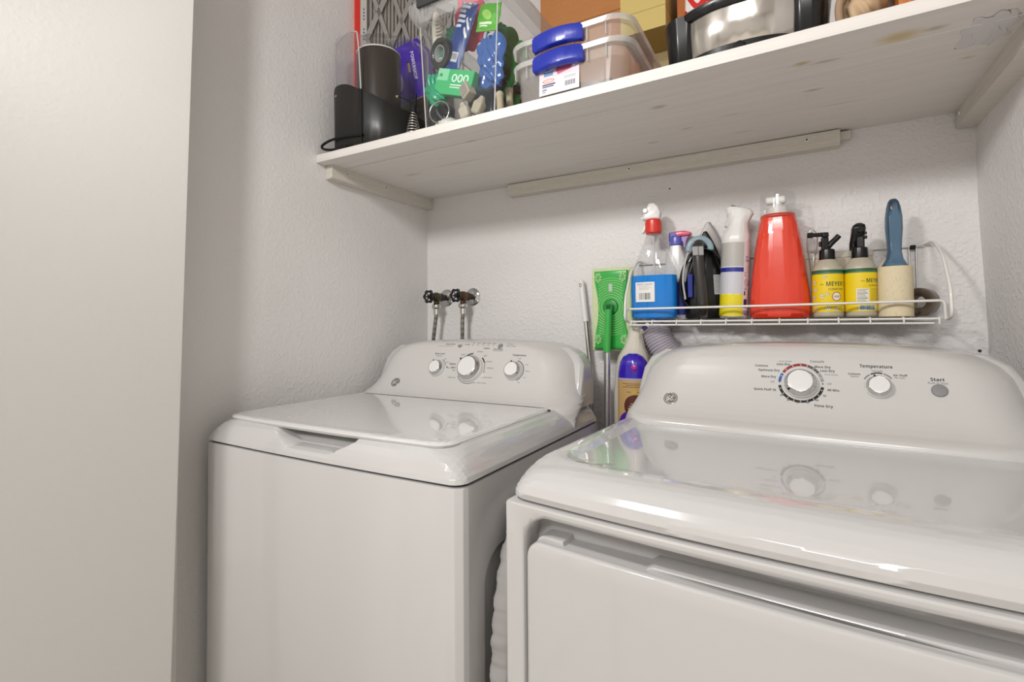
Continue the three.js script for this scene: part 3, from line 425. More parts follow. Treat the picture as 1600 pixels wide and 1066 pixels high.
// ---------------------------------------------------------------- white wire shelf and what stands on it
const WY = 1.1585;                          // top of the wire floor
{
  const t = thing('wire_shelf', 'white coated wire shelf hung on the back wall above the dryer', 'wire shelf', [-0.056, WY, 0]);
  const r = 0.0024, zf = 0.128, xa = -0.329, xb = 0.313;
  const cw = [-0.373, -0.3195, -0.2585, -0.2003, -0.1433, -0.0874, -0.0302, 0.0256, 0.0834, 0.1395, 0.196, 0.2526].map((x) => x + 0.056);
  for (const x of cw) part(t, 'cross_wire', wire([[x, -r, 0.008], [x, -r, zf + 0.002], [x, -0.016, zf + 0.002]], 0.0019, 0.006), M.wireWhite);
  part(t, 'front_wire', rod([xa, -2.2 * r, zf - 0.001], [xb - 0.002, -2.2 * r, zf - 0.001], r), M.wireWhite); 
  part(t, 'front_wire', rod([xa + 0.004, -0.0145, zf - 0.001], [xb - 0.012, -0.0145, zf - 0.001], r), M.wireWhite);
  part(t, 'back_wire', rod([xa, -2.2 * r, 0.009], [xb, -2.2 * r, 0.009], r), M.wireWhite);
  part(t, 'middle_wire', rod([xa, -2.2 * r - 0.002, 0.065], [xb, -2.2 * r - 0.002, 0.065], r), M.wireWhite);
  part(t, 'guard_wire', wire([[xa - 0.002, -0.004, zf + 0.002], [xa - 0.001, 0.0275, zf + 0.003], [0, 0.0285, zf + 0.003], [xb + 0.004, 0.031, zf + 0.003], [xb + 0.006, -0.006, zf]], 0.0028, 0.008), M.wireWhite);
  part(t, 'rear_wire', rod([-0.33, 0.158, 0.006], [0.31, 0.158, 0.006], 0.0022), M.wireWhite);
  for (const [s, x] of [[-1, -0.327], [1, 0.323]]) part(t, 'end_hoop', wire([[x - s * 0.03, 0.158, 0.006], [x - s * 0.008, 0.165, 0.010], [x, 0.163, 0.03], [x, 0.125, 0.098], [x, 0.055, 0.148], [x, -0.001, 0.155], [x, -0.006, 0.125]], 0.0034, 0.02), M.wireWhite);
  for (const x of [0.283, 0.296]) part(t, 'hanger_rod', rod([x, -0.002, 0.004], [x, 0.158, 0.004], 0.0022), M.aluminium);
  part(t, 'hanger_clip', rb(0.01, 0.009, 0.01, 0.002, 0.2895, 0.156, 0.008), M.blackMatte);
}
const noiseC = tileNoise(60, 60, 31);
{ // clear spray bottle of blue glass cleaner
  const t = thing('spray_bottle', 'clear spray bottle half full of blue glass cleaner with a red collar', 'spray bottle', [-0.324, WY, 0.0825], 0.05);
  const B = [[0, 0.054, 0.026, 3], [0.004, 0.0595, 0.031, 3], [0.02, 0.0615, 0.033, 3], [0.08, 0.0618, 0.033, 3], [0.118, 0.060, 0.033, 2.8], [0.135, 0.056, 0.0315, 2.6], [0.155, 0.047, 0.030, 2.4], [0.18, 0.037, 0.028, 2.2], [0.2, 0.029, 0.025, 2], [0.215, 0.022, 0.021, 2], [0.228, 0.0175, 0.0175, 2], [0.24, 0.016, 0.016, 2]];
  part(t, 'bottle', eloft(B, { bottom: true, top: false, n: 56 }), M.clear, 'clear plastic bottle');
  const liq = [[0.002, 0.052, 0.024, 3], [0.006, 0.057, 0.0285, 3], [0.02, 0.059, 0.0308, 3], [0.08, 0.0595, 0.031, 3], [0.116, 0.058, 0.031, 2.8], [0.1165, 0.054, 0.028, 2.8]];
  part(t, 'liquid', eloft(liq, { n: 56 }), phy({ color: rgb(0.008, 0.34, 1.0), roughness: 0.06, transmission: 0.25, thickness: 0.02, ior: 1.33, attenuationColor: rgb(0.02, 0.3, 0.95), attenuationDistance: 0.06 }));
  part(t, 'dip_tube', rod([0.002, 0.01, 0], [0, 0.245, 0], 0.0024), phy({ color: rgb(0.85, 0.86, 0.86), roughness: 0.3, transmission: 0.4, thickness: 0 }));
  const lab = canvasTex(384, 512, (g, w, h) => {
    g.fillStyle = '#eceae6'; g.fillRect(0, 0, w, h); txt(g, 'heavy duty', 110, 30, 24, { color: '#4a6d9c', align: 'center' }); txt(g, 'glass cleaner', w / 2, 74, 50, { bold: true, color: '#23272c' });
    for (let i = 0; i < 6; i++) { g.fillStyle = '#8e98a2'; g.fillRect(60 + 10 * (i % 2), 122 + i * 22, 260 - 40 * (i % 3), 6); }
    let x = 70; seedN = 5; while (x < 300) { const k = 3 + Math.floor(rnd() * 9); g.fillStyle = '#1b1d20'; g.fillRect(x, 310, k, 150); x += k + 4 + Math.floor(rnd() * 9); }
  });
  const lz = [[0.046, 0.0618, 0.033, 3], [0.066, 0.0618, 0.033, 3], [0.085, 0.0618, 0.033, 3], [0.098, 0.0612, 0.033, 3]];
  part(t, 'label', patchX(lz, -0.0425, 0.0075), printed(lab, 0.5), 'white printed label with a bar code');
  part(t, 'collar', lathe([[0, 0.228], [0.0195, 0.228], [0.0205, 0.232], [0.0205, 0.262], [0.018, 0.267], [0, 0.267]], 40), plastic(0.72, 0.035, 0.02));
  for (let k = 0; k < 1; k++) { const ribs = []; for (let i = 0; i < 28; i++) ribs.push(T(rb(0.0015, 0.026, 0.0014, 0.0004), 0.0206 * Math.sin(i * Math.PI / 14), 0.246, 0.0206 * Math.cos(i * Math.PI / 14), 0, i * Math.PI / 14, 0)); part(t, 'collar_ribs', merge(ribs), plastic(0.72, 0.035, 0.02)); }
  const head = [[-0.026, 0.266], [0.018, 0.266], [0.021, 0.283], [0.014, 0.300], [0.004, 0.3095], [-0.009, 0.3095], [-0.015, 0.300], [-0.022, 0.284], [-0.026, 0.278]];
  part(t, 'spray_head', toCreasedNormals(extrude(head, 0.03, 0.006, [], 4).translate(0, 0, -0.015), 0.7), M.white, 'white spray head');
  part(t, 'nozzle', merge([T(cyl(0.0055, 0.0075, 0.010, 0, 0, 0, 24), -0.017, 0.289, 0.017, Math.PI / 2, 0, 0), rb(0.006, 0.004, 0.006, 0.001, -0.028, 0.272, 0.008)]), M.white);
  part(t, 'trigger', extrude([[-0.024, 0.268], [-0.031, 0.25], [-0.036, 0.236], [-0.030, 0.235], [-0.022, 0.25], [-0.016, 0.266]], 0.012, 0.002).translate(0, 0, -0.028), M.white);
}
{ // white spray bottle behind
  const t = thing('spray_bottle', 'white spray bottle with a pink and blue trigger standing behind the blue glass cleaner', 'spray bottle', [-0.277, WY, 0.0265]);
  part(t, 'bottle', eloft([[0, 0.031, 0.017], [0.004, 0.034, 0.0195], [0.1, 0.034, 0.02], [0.13, 0.032, 0.0195], [0.165, 0.026, 0.019], [0.19, 0.017, 0.016], [0.205, 0.0145, 0.0145]], { e: 2.4 }), M.white);
  part(t, 'label', patch([[0.012, 0.034, 0.02, 2.4], [0.1, 0.034, 0.02, 2.4]], -1.45, 1.45, 0.0006), matte(0.02, 0.04, 0.32, 0.4), 'dark blue label');
  part(t, 'collar', lathe([[0, 0.2], [0.0165, 0.2], [0.017, 0.203], [0.017, 0.222], [0.014, 0.226], [0, 0.226]]), plastic(0.12, 0.12, 0.5));
  part(t, 'spray_head', toCreasedNormals(extrude([[-0.012, 0.212], [0.006, 0.212], [0.012, 0.224], [0.034, 0.224], [0.041, 0.228], [0.040, 0.233], [0.024, 0.2385], [0, 0.2385], [-0.012, 0.235]], 0.022, 0.004).translate(0, 0, -0.011), 0.7), plastic(0.74, 0.08, 0.16), 'pink spray head');
  part(t, 'trigger', extrude([[0.010, 0.224], [0.019, 0.206], [0.020, 0.192], [0.025, 0.192], [0.027, 0.208], [0.031, 0.219], [0.036, 0.224]], 0.012, 0.002).translate(0, 0, -0.006), plastic(0.35, 0.2, 0.5), 'lilac trigger');
  part(t, 'head_back', rb(0.022, 0.026, 0.023, 0.004, -0.006, 0.2235, 0), plastic(0.02, 0.03, 0.33), 'dark blue back of the spray head');
}
{ // steam iron standing on its heel
  const t = thing('steam_iron', 'black steam iron standing on its heel with its cord wound round it', 'iron', [-0.203, WY, 0.0655], 0.26);
  const out = (s, y0, dx) => { const p = new THREE.Shape(); p.moveTo(-0.056 * s + dx, y0); p.lineTo(0.056 * s + dx, y0); p.bezierCurveTo(0.062 * s + dx, 0.09 * s + y0 * (1 - s), 0.052 * s + dx, 0.165 * s, dx + 0.004, 0.246 * s); p.lineTo(dx - 0.004, 0.246 * s); p.bezierCurveTo(-0.052 * s + dx, 0.165 * s, -0.062 * s + dx, 0.09 * s, -0.056 * s + dx, y0); return p; };
  part(t, 'soleplate', toCreasedNormals(extrude(out(1.04, 0.002, 0.020), 0.008, 0.0025, [], 3, 24).translate(0, 0.001, -0.044), 0.6), std({ color: rgb(0.42, 0.40, 0.39), roughness: 0.38, metalness: 0.6 }), 'grey soleplate');
  part(t, 'skirt', toCreasedNormals(extrude(out(0.93, 0.002, 0.010), 0.014, 0.004, [], 3, 24).translate(0, 0.002, -0.0365), 0.6), M.black);
  part(t, 'body', loft([[0.001, 0.046, 0.026], [0.01, 0.049, 0.030], [0.06, 0.047, 0.030], [0.12, 0.041, 0.027], [0.155, 0.029, 0.022], [0.178, 0.016, 0.015], [0.19, 0.007, 0.008]].map(([y, rx, rz]) => ering(rx, rz, y, 40, 2.6, 0.006, -0.012)), { crease: 0.8 }), M.black);
  part(t, 'handle', tube([[-0.004, 0.19, 0.004], [-0.013, 0.187, 0.030], [-0.016, 0.165, 0.044], [-0.014, 0.12, 0.047], [-0.010, 0.07, 0.046], [-0.006, 0.028, 0.040], [-0.002, 0.012, 0.016]], 0.0135, 60, 16), phy({ color: rgb(0.03, 0.027, 0.024), roughness: 0.35, clearcoat: 0.3 }));
  part(t, 'steam_button', T(rb(0.026, 0.024, 0.007, 0.003), -0.017, 0.168, 0.0575, -0.2, 0, 0), matte(0.36, 0.35, 0.35, 0.45), 'grey steam button');
  part(t, 'button_groove', T(rb(0.0012, 0.022, 0.001, 0.0004), -0.017, 0.168, 0.0613, -0.2, 0, 0), M.blackMatte);
  part(t, 'water_tank', new THREE.TorusGeometry(0.026, 0.0075, 14, 40, Math.PI * 1.1).rotateZ(-0.12).translate(-0.010, 0.178, 0.026), phy({ color: rgb(0.55, 0.72, 0.8), roughness: 0.08, transmission: 0.5, thickness: 0.01, ior: 1.45 }), 'pale blue clear water tank');
  part(t, 'blue_panel', rb(0.012, 0.06, 0.008, 0.002, -0.033, 0.085, 0.016), plastic(0.015, 0.03, 0.3), 'blue panel');
  const lab = canvasTex(256, 320, (g, w, h) => { g.fillStyle = '#b8b9b6'; g.fillRect(0, 0, w, h); for (let i = 0; i < 13; i++) { g.fillStyle = i % 4 ? '#74777a' : '#45484b'; g.fillRect(16, 16 + i * 22, 222 - ((i * 53) % 80), 7); } });
  part(t, 'rating_label', patch([[0.062, 0.047, 0.0295, 2.6, 0.006, -0.012], [0.112, 0.042, 0.0275, 2.6, 0.006, -0.012]], 0.30, 1.05, 0.0007, 12), printed(lab, 0.45), 'grey rating label');
  const loops = []; 
  for (let k = 0; k < 3; k++) { const a = 0.052 + 0.002 * k, p = []; for (let i = 0; i < 28; i++) { const q = i / 28 * Math.PI * 2; p.push([0.000 + a * Math.cos(q) * (1 - 0.12 * Math.sin(q)), 0.098 + (0.090 - 0.004 * k) * Math.sin(q), -0.004 + 0.0075 * k + 0.006 * Math.cos(q)]); } loops.push(tube(p, 0.0033, 110, 8, true)); }
  part(t, 'cord', merge(loops), M.black, 'black cord');
  part(t, 'grey_cord', tube([[-0.046, 0.05, 0.026], [-0.051, 0.10, 0.026], [-0.044, 0.15, 0.026], [-0.033, 0.178, 0.024]], 0.0026, 40), matte(0.5, 0.5, 0.5, 0.4), 'pale grey piece of cord');
  part(t, 'tip_screw', lathe([[0, 0.004], [0.0035, 0.003], [0.0045, 0]], 20).rotateX(Math.PI / 2).translate(0.008, 0.214, -0.022), M.greyButton);
}
{ // air freshener spray can
  const t = thing('air_freshener', 'slim silver and white air freshener can with a yellow base and white trigger top', 'air freshener', [-0.1325, WY, 0.074], 0); t.rotation.z = -0.045;
  const R = 0.0325, lab = canvasTex(1024, 768, (g, w, h) => {
    const gr = '#d8d8dd'; g.fillStyle = gr; g.fillRect(0, 0, w, h);
    g.fillStyle = '#b9b7b2'; g.fillRect(0, 0, 560, 250); g.fillStyle = '#cfcfd6'; g.fillRect(0, 310, 560, 250); g.fillStyle = '#eadb1e'; g.fillRect(0, 540, 560, 228); g.fillStyle = '#1c2c8e'; g.fillRect(0, 262, 572, 46);
    g.fillStyle = '#f6ee84'; for (let i = 0; i < 40; i++) g.fillRect((i * 137) % 540, 532 + (i * 7) % 12, 18, 5);
    g.fillStyle = '#e4e0e2'; g.fillRect(560, 0, 464, h);
    txt(g, 'pure', 596, 150, 34, { align: 'left', bold: true, color: '#2c3670' }); txt(g, 'FRESH MIST', 592, 190, 36, { align: 'left', bold: true, color: '#2c3670' });
    g.strokeStyle = '#4a3f66'; g.lineWidth = 6; for (const [x, y, r] of [[690, 280, 32], [620, 420, 34], [700, 420, 30], [600, 330, 20]]) { g.beginPath(); g.arc(x, y, r, 0, 7); g.stroke(); } g.beginPath(); g.moveTo(596, 396); g.lineTo(644, 444); g.stroke();
    g.fillStyle = '#2a2a44'; g.beginPath(); g.moveTo(690, 436); g.lineTo(712, 396); g.lineTo(730, 440); g.fill(); g.beginPath(); g.arc(594, 520, 16, 0, 7); g.fill(); g.fillRect(580, 530, 30, 20);
    for (let i = 0; i < 16; i++) { g.fillStyle = '#6b6a86'; g.fillRect(690, 480 + i * 17, 60 + (i * 31) % 40, 8); }
    g.fillStyle = '#242660'; g.fillRect(576, 590, 84, 90); for (let i = 0; i < 9; i++) g.fillRect(570 + i * 24, 706, 8 + (i * 7) % 9, 50);
    for (let i = 0; i < 5; i++) { g.fillStyle = '#6b6a86'; g.fillRect(584, 470 + i * 6, 60, 3); }
  });
  part(t, 'can', lathe([[0, 0], [R - 0.004, 0], [R - 0.0005, 0.003], [R, 0.006], [R, 0.188], [R - 0.002, 0.193], [0, 0.194]], 56), std({ color: rgb(0.74, 0.73, 0.71), roughness: 0.28, metalness: 0.7 }));
  part(t, 'label', patch([[0.006, R], [0.186, R]], -1.5, 2.6, 0.0005, 48), phy({ map: lab, roughness: 0.3, clearcoat: 0.6, clearcoatRoughness: 0.1 }), 'printed label with a blue band and a yellow base');
  const top = [[0.186, 0.0326, 0.0326, 2, 0], [0.194, 0.0335, 0.0335, 2, 0], [0.205, 0.032, 0.032, 2, 0.001], [0.222, 0.026, 0.026, 2, 0.003], [0.236, 0.0235, 0.023, 2, 0.005], [0.248, 0.0265, 0.021, 2, 0.007], [0.258, 0.031, 0.019, 2, 0.008], [0.266, 0.0305, 0.017, 2, 0.006], [0.272, 0.027, 0.0155, 2, 0.001], [0.2765, 0.019, 0.013, 2, -0.007], [0.278, 0.01, 0.008, 2, -0.012]];
  part(t, 'spray_top', eloft(top), M.white, 'white spray top');
  part(t, 'trigger', T(extrude([[-0.026, 0.228], [-0.017, 0.262], [-0.008, 0.262], [-0.012, 0.245], [-0.016, 0.226]], 0.014, 0.003), 0, 0, -0.001), matte(0.55, 0.54, 0.53, 0.4), 'grey trigger');
  part(t, 'top_insert', T(cyl(0.022, 0.022, 0.002, 0, 0, 0, 40).scale(1.15, 1, 0.6), 0.010, 0.2725, 0.0, 0, 0, -0.44), matte(0.28, 0.28, 0.28, 0.5), 'dark grey rim of the spray top');
}
{ // big orange detergent bottle with a clear cap
  const t = thing('detergent_bottle', 'large orange-red detergent bottle with a clear cap over a white pump', 'bottle', [-0.0305, WY, 0.072]);
  const P = [[0, 0.060, 0.038], [0.003, 0.0635, 0.041], [0.02, 0.0645, 0.042], [0.06, 0.0625, 0.0415], [0.12, 0.056, 0.040], [0.17, 0.050, 0.038], [0.198, 0.0455, 0.0365], [0.215, 0.0425, 0.0355], [0.230, 0.0395, 0.0345], [0.240, 0.037, 0.0335]];
  const rings = P.map(([y, rx, rz]) => ering(rx, rz, y, 120, 2.5));
  for (const r of rings) for (const p of r) { const k = THREE.MathUtils.smoothstep(p[1], 0.05, 0.12) * (1 - THREE.MathUtils.smoothstep(p[1], 0.19, 0.225)), x = p[0] / 0.05; if (p[2] > 0) p[2] -= 0.0022 * k * (Math.exp(-(((Math.abs(x) - 0.55) / 0.07) ** 2)) + Math.exp(-((x / 0.06) ** 2)) * 0.7); }
  const up = []; for (let i = 0; i + 1 < rings.length; i++) for (let k = 0; k < 6; k++) up.push(rings[i].map((p, j) => p.map((a, q) => a + (rings[i + 1][j][q] - a) * k / 6))); up.push(rings[rings.length - 1]);
  part(t, 'bottle', loft(up, { crease: 0.8 }), phy({ color: rgb(0.80, 0.050, 0.018), roughness: 0.25, clearcoat: 0.6, clearcoatRoughness: 0.12 }));
  part(t, 'neck_ring', lathe([[0, 0.238], [0.037, 0.238], [0.0385, 0.241], [0.037, 0.246], [0, 0.247]], 48), plastic(0.74, 0.06, 0.03));
  part(t, 'clear_cap', lathe([[0.0385, 0.236], [0.0395, 0.238], [0.0388, 0.262], [0.0378, 0.290], [0.0365, 0.2965], [0.033, 0.2985], [0, 0.2985]], 48), M.clear, 'clear cap');
  part(t, 'pump', merge([cyl(0.022, 0.024, 0.018, 0, 0.256, 0, 32), cyl(0.010, 0.010, 0.016, 0, 0.272, 0, 24), rb(0.044, 0.018, 0.022, 0.006, -0.004, 0.283, 0), rb(0.004, 0.012, 0.006, 0.001, -0.027, 0.256, 0.006)]), M.white, 'white pump under the cap');
}
function soapLabel(back) {
  return canvasTex(768, 640, (g, w, h) => {
    g.fillStyle = '#f0d211'; g.fillRect(0, 0, w, h); g.fillStyle = '#22603c'; g.fillRect(0, 0, w, 62); g.strokeStyle = '#e8e4c8'; g.lineWidth = 4; g.setLineDash([8, 6]); g.beginPath(); g.moveTo(0, 50); g.lineTo(w, 50); g.stroke(); g.setLineDash([]);
    const flower = (x, y, s) => { g.save(); g.translate(x, y); for (let k = 0; k < 5; k++) { g.rotate(1.2566); g.fillStyle = '#f6f3e0'; g.strokeStyle = '#5d5a2c'; g.lineWidth = 3; g.beginPath(); g.ellipse(0, -s * 0.62, s * 0.34, s * 0.55, 0, 0, 7); g.fill(); g.stroke(); } g.fillStyle = '#6b5a1e'; g.beginPath(); g.arc(0, 0, s * 0.22, 0, 7); g.fill(); g.fillStyle = '#4f7a35'; g.fillRect(s * 0.7, -4, s * 0.7, 8); g.restore(); };
    const dx = back ? -60 : 0;
    for (const [x, y, s] of [[130, 190, 34], [150, 300, 30], [120, 420, 32], [250, 400, 34], [330, 370, 26], [150, 590, 34], [340, 585, 36], [460, 600, 34], [600, 590, 34], [300, 110, 26], [60, 520, 30], [40, 330, 30], [700, 420, 30], [690, 580, 30]]) if (!back || x < 240 || y > 640) flower(x + dx, y, s);
    if (!back) {
      txt(g, 'MRS.', 262, 222, 26, { bold: true, color: '#6d6a20' }); txt(g, "MEYER'S", 472, 216, 92, { bold: true, color: '#1f4a35', sx: 0.86 }); txt(g, 'CLEAN DAY', 462, 296, 44, { bold: true, color: '#5a5622' });
      g.fillStyle = '#f4f1e6'; g.beginPath(); g.arc(462, 408, 64, 0, 7); g.fill(); g.strokeStyle = '#a8512a'; g.lineWidth = 11; g.stroke(); g.fillStyle = '#7a4a3a'; g.fillRect(414, 398, 96, 9); g.fillRect(424, 416, 76, 7);
      txt(g, 'ROOM FRESHENER', 430, 522, 42, { bold: true, color: '#5a5622' }); txt(g, 'NON-AEROSOL SPRAY', 440, 562, 24, { bold: true, color: '#6d6a20' });
    } else {
      txt(g, 'MRS.', 420, 190, 24, { bold: true, color: '#6d6a20' }); txt(g, "MEYER'S", 604, 184, 84, { bold: true, color: '#1f4a35', sx: 0.86 }); txt(g, 'CLEAN DAY', 600, 256, 40, { bold: true, color: '#5a5622' });
      g.fillStyle = '#eceadd'; g.fillRect(330, 300, 170, 220); for (let i = 0; i < 11; i++) { g.fillStyle = i % 4 === 3 ? '#222' : '#77756a'; g.fillRect(340, 312 + i * 19, 150 - (i * 37) % 50, 7); }
      for (let i = 0; i < 14; i++) { g.fillStyle = '#8c7a1a'; g.fillRect(520, 300 + i * 17, 150, 5); }
      g.fillStyle = '#dfe8e6'; g.fillRect(360, 545, 250, 80); let x = 372; for (let i = 0; i < 20; i++) { const k = 3 + (i * 7) % 8; g.fillStyle = '#2d5f78'; g.fillRect(x, 550, k, 68); x += k + 4 + (i * 5) % 5; }
    }
  });
}
const soapBody = phy({ color: rgb(0.66, 0.60, 0.46), roughness: 0.32, transmission: 0.25, thickness: 0.01, clearcoat: 0.3 });
function soap(x, z, ry, label, back) {
  const t = thing('soap_spray_bottle', label, 'spray bottle', [x, WY, z], ry, 'yellow labelled room freshener bottles'), R = 0.0305;
  part(t, 'bottle', lathe([[0, 0], [R - 0.004, 0], [R - 0.001, 0.002], [R, 0.006], [R, 0.106], [R - 0.002, 0.114], [R - 0.008, 0.123], [0.017, 0.129], [0.0155, 0.131], [0.0155, 0.136], [0, 0.136]], 48), soapBody, 'cloudy beige bottle');
  part(t, 'label', patch([[0.012, R], [0.106, R]], -1.75, 1.75, 0.0005, 40), phy({ map: soapLabel(back), roughness: 0.4, clearcoat: 0.3 }), 'yellow printed label with a green top band');
  part(t, 'collar', lathe([[0, 0.13], [0.0155, 0.13], [0.0158, 0.132], [0.0153, 0.153], [0.013, 0.155], [0, 0.155]], 36), M.black);
  return t;
}
{
  const t = soap(0.0668, 0.083, 0.16, 'yellow labelled soap bottle with a thin angled black pump, nearer the orange bottle', false);
  part(t, 'spray_neck', merge([rb(0.014, 0.03, 0.014, 0.003, -0.004, 0.168, 0), rb(0.006, 0.012, 0.008, 0.002, -0.013, 0.168, 0)]), M.black);
  part(t, 'spray_head', merge([rb(0.013, 0.012, 0.013, 0.003, -0.003, 0.188, 0), T(cyl(0.0045, 0.0052, 0.034, 0, 0, 0, 16), -0.0215, 0.1895, 0, 0, 0, Math.PI / 2), T(cyl(0.0062, 0.0062, 0.010, 0, 0, 0, 16), -0.033, 0.1895, 0, 0, 0, Math.PI / 2)]), M.black);
  part(t, 'trigger', tube([[0.002, 0.160, 0], [0.010, 0.170, 0], [0.018, 0.178, 0], [0.024, 0.185, 0]], 0.006, 20, 12), M.black);
}
{
  const t = soap(0.1285, 0.078, -0.1, 'yellow labelled soap bottle with a hooded black sprayer, beside the lint roller', true);
  part(t, 'spray_neck', merge([rb(0.015, 0.026, 0.016, 0.003, 0.002, 0.166, 0.002), rb(0.006, 0.007, 0.012, 0.002, 0.0115, 0.176, 0.008), rb(0.006, 0.006, 0.012, 0.002, 0.011, 0.185, 0.008)]), M.black);
  part(t, 'spray_hood', loft([[0.15, 0.008, 0.006, -0.011, -0.006], [0.165, 0.009, 0.009, -0.010, -0.006], [0.182, 0.0135, 0.014, -0.003, 0.0], [0.196, 0.0138, 0.016, -0.001, 0.004], [0.204, 0.0115, 0.014, 0, 0.004], [0.2085, 0.006, 0.008, 0, 0.003]].map(([y, rx, rz, cx, cz]) => ering(rx, rz, y, 32, 2.4, cx, cz)), { crease: 0.8 }), M.black);
  part(t, 'nozzle', T(cyl(0.006, 0.007, 0.006, 0, 0, 0, 20), 0.002, 0.192, 0.020, Math.PI / 2, 0, 0), M.blackMatte);
}
{ // lint roller
  const t = thing('lint_roller', 'lint roller with a blue-grey handle standing on its cream paper roll', 'lint roller', [0.1892, WY, 0.086]);
  const paper = dataTex(512, 512, (u, v) => { const q = noiseC(u, v), k = noiseC(u * 1 + 0.37, v + 0.21) > 0.93 ? 0.84 : 1; const s = q > 0.85 ? 0.93 : 1; return [226 * k * s, 212 * k * s, 178 * k * s]; }, true, 3, 1.6);
  part(t, 'paper_roll', lathe([[0.019, 0.107], [0.019, 0], [0.0305, 0], [0.031, 0.0006], [0.031, 0.1066], [0.0305, 0.107], [0.019, 0.107]], 56), std({ map: paper, roughness: 0.75 }), 'cream adhesive paper roll');
  const blue = plastic(0.075, 0.155, 0.245, 0.4);
  const H = [[0.107, 0.0215, 0.0215], [0.1095, 0.0225, 0.0215], [0.114, 0.0205, 0.0185], [0.124, 0.0155, 0.0145], [0.14, 0.0128, 0.012], [0.162, 0.0138, 0.0125], [0.19, 0.0158, 0.0135], [0.215, 0.0155, 0.0128], [0.236, 0.0128, 0.011], [0.248, 0.0095, 0.0088], [0.2535, 0.0055, 0.005]];
  let g = new Evaluator(); g.attributes = ['position', 'normal', 'uv']; g.useGroups = false;
  const A = new Brush(mergeVertices(eloft(H, { n: 56, crease: 3 }))), B = new Brush(new THREE.CylinderGeometry(0.0052, 0.0052, 0.06, 24).scale(0.75, 1, 1.35).rotateX(Math.PI / 2).translate(-0.0035, 0.2345, 0)); A.updateMatrixWorld(); B.updateMatrixWorld();
  part(t, 'handle', g.evaluate(A, B, SUBTRACTION).geometry, blue, 'blue-grey handle with a hanging hole'); t.rotation.y = 0.15;
}
{
  const t = thing('plastic_box', 'cream plastic box standing against the wall behind the soap bottles', 'box', [0.089, WY, 0.027]);
  part(t, 'box_body', rb(0.135, 0.148, 0.026, 0.006, 0, 0.074, 0), plastic(0.62, 0.55, 0.40, 0.5)); part(t, 'box_lid', rb(0.138, 0.016, 0.029, 0.004, 0, 0.146, 0), plastic(0.60, 0.56, 0.47, 0.5));
}
{
  const t = thing('measuring_scoop', 'beige plastic scoop with a slim handle leaning behind the lint roller', 'scoop', [0.168, WY, 0.034]);
  part(t, 'scoop_cup', lathe([[0, 0.002], [0.017, 0.002], [0.02, 0.006], [0.021, 0.10], [0.0195, 0.10], [0.0185, 0.006], [0, 0.005]], 36).scale(1, 1, 0.7), plastic(0.62, 0.54, 0.42, 0.5)); part(t, 'scoop_handle', tube([[-0.012, 0.088, 0.014], [-0.004, 0.106, 0.016], [0.006, 0.12, 0.014], [0.012, 0.127, 0.01]], 0.0042, 24, 10), plastic(0.62, 0.54, 0.42, 0.5));
}
{
  const t = thing('wire_whisk', 'pair of thin wire loops between the orange bottle and the first black pump', 'whisk', [0.045, WY, 0.046]);
  for (const a of [-0.5, 0.5]) part(t, 'wire_loop', tube([[-0.004, 0.012, 0], [-0.010, 0.12, 0.008 * a], [-0.016, 0.18, 0.02 * a], [-0.008, 0.207, 0.022 * a], [0.004, 0.196, 0.018 * a], [0.004, 0.165, 0.01 * a], [-0.004, 0.13, -0.004 * a], [-0.002, 0.02, 0]], 0.0012, 70, 6), M.steel); part(t, 'whisk_handle', cyl(0.006, 0.005, 0.11, -0.003, 0.055, 0), M.aluminium);
}
{
  const t = thing('tape_roll', 'dark brown roll standing on edge at the right end of the wire shelf', 'tape roll', [0.236, WY + 0.0305, 0.06], -0.5);
  part(t, 'tape', lathe([[0.014, -0.012], [0.03, -0.012], [0.0305, -0.011], [0.0305, 0.011], [0.03, 0.012], [0.014, 0.012], [0.014, -0.012]], 48).rotateX(Math.PI / 2), phy({ color: rgb(0.10, 0.075, 0.055), roughness: 0.4, clearcoat: 0.4 })); part(t, 'core', lathe([[0.0125, -0.0115], [0.014, -0.0115], [0.014, 0.0115], [0.0125, 0.0115], [0.0125, -0.0115]], 40).rotateX(Math.PI / 2), matte(0.3, 0.22, 0.14));
}
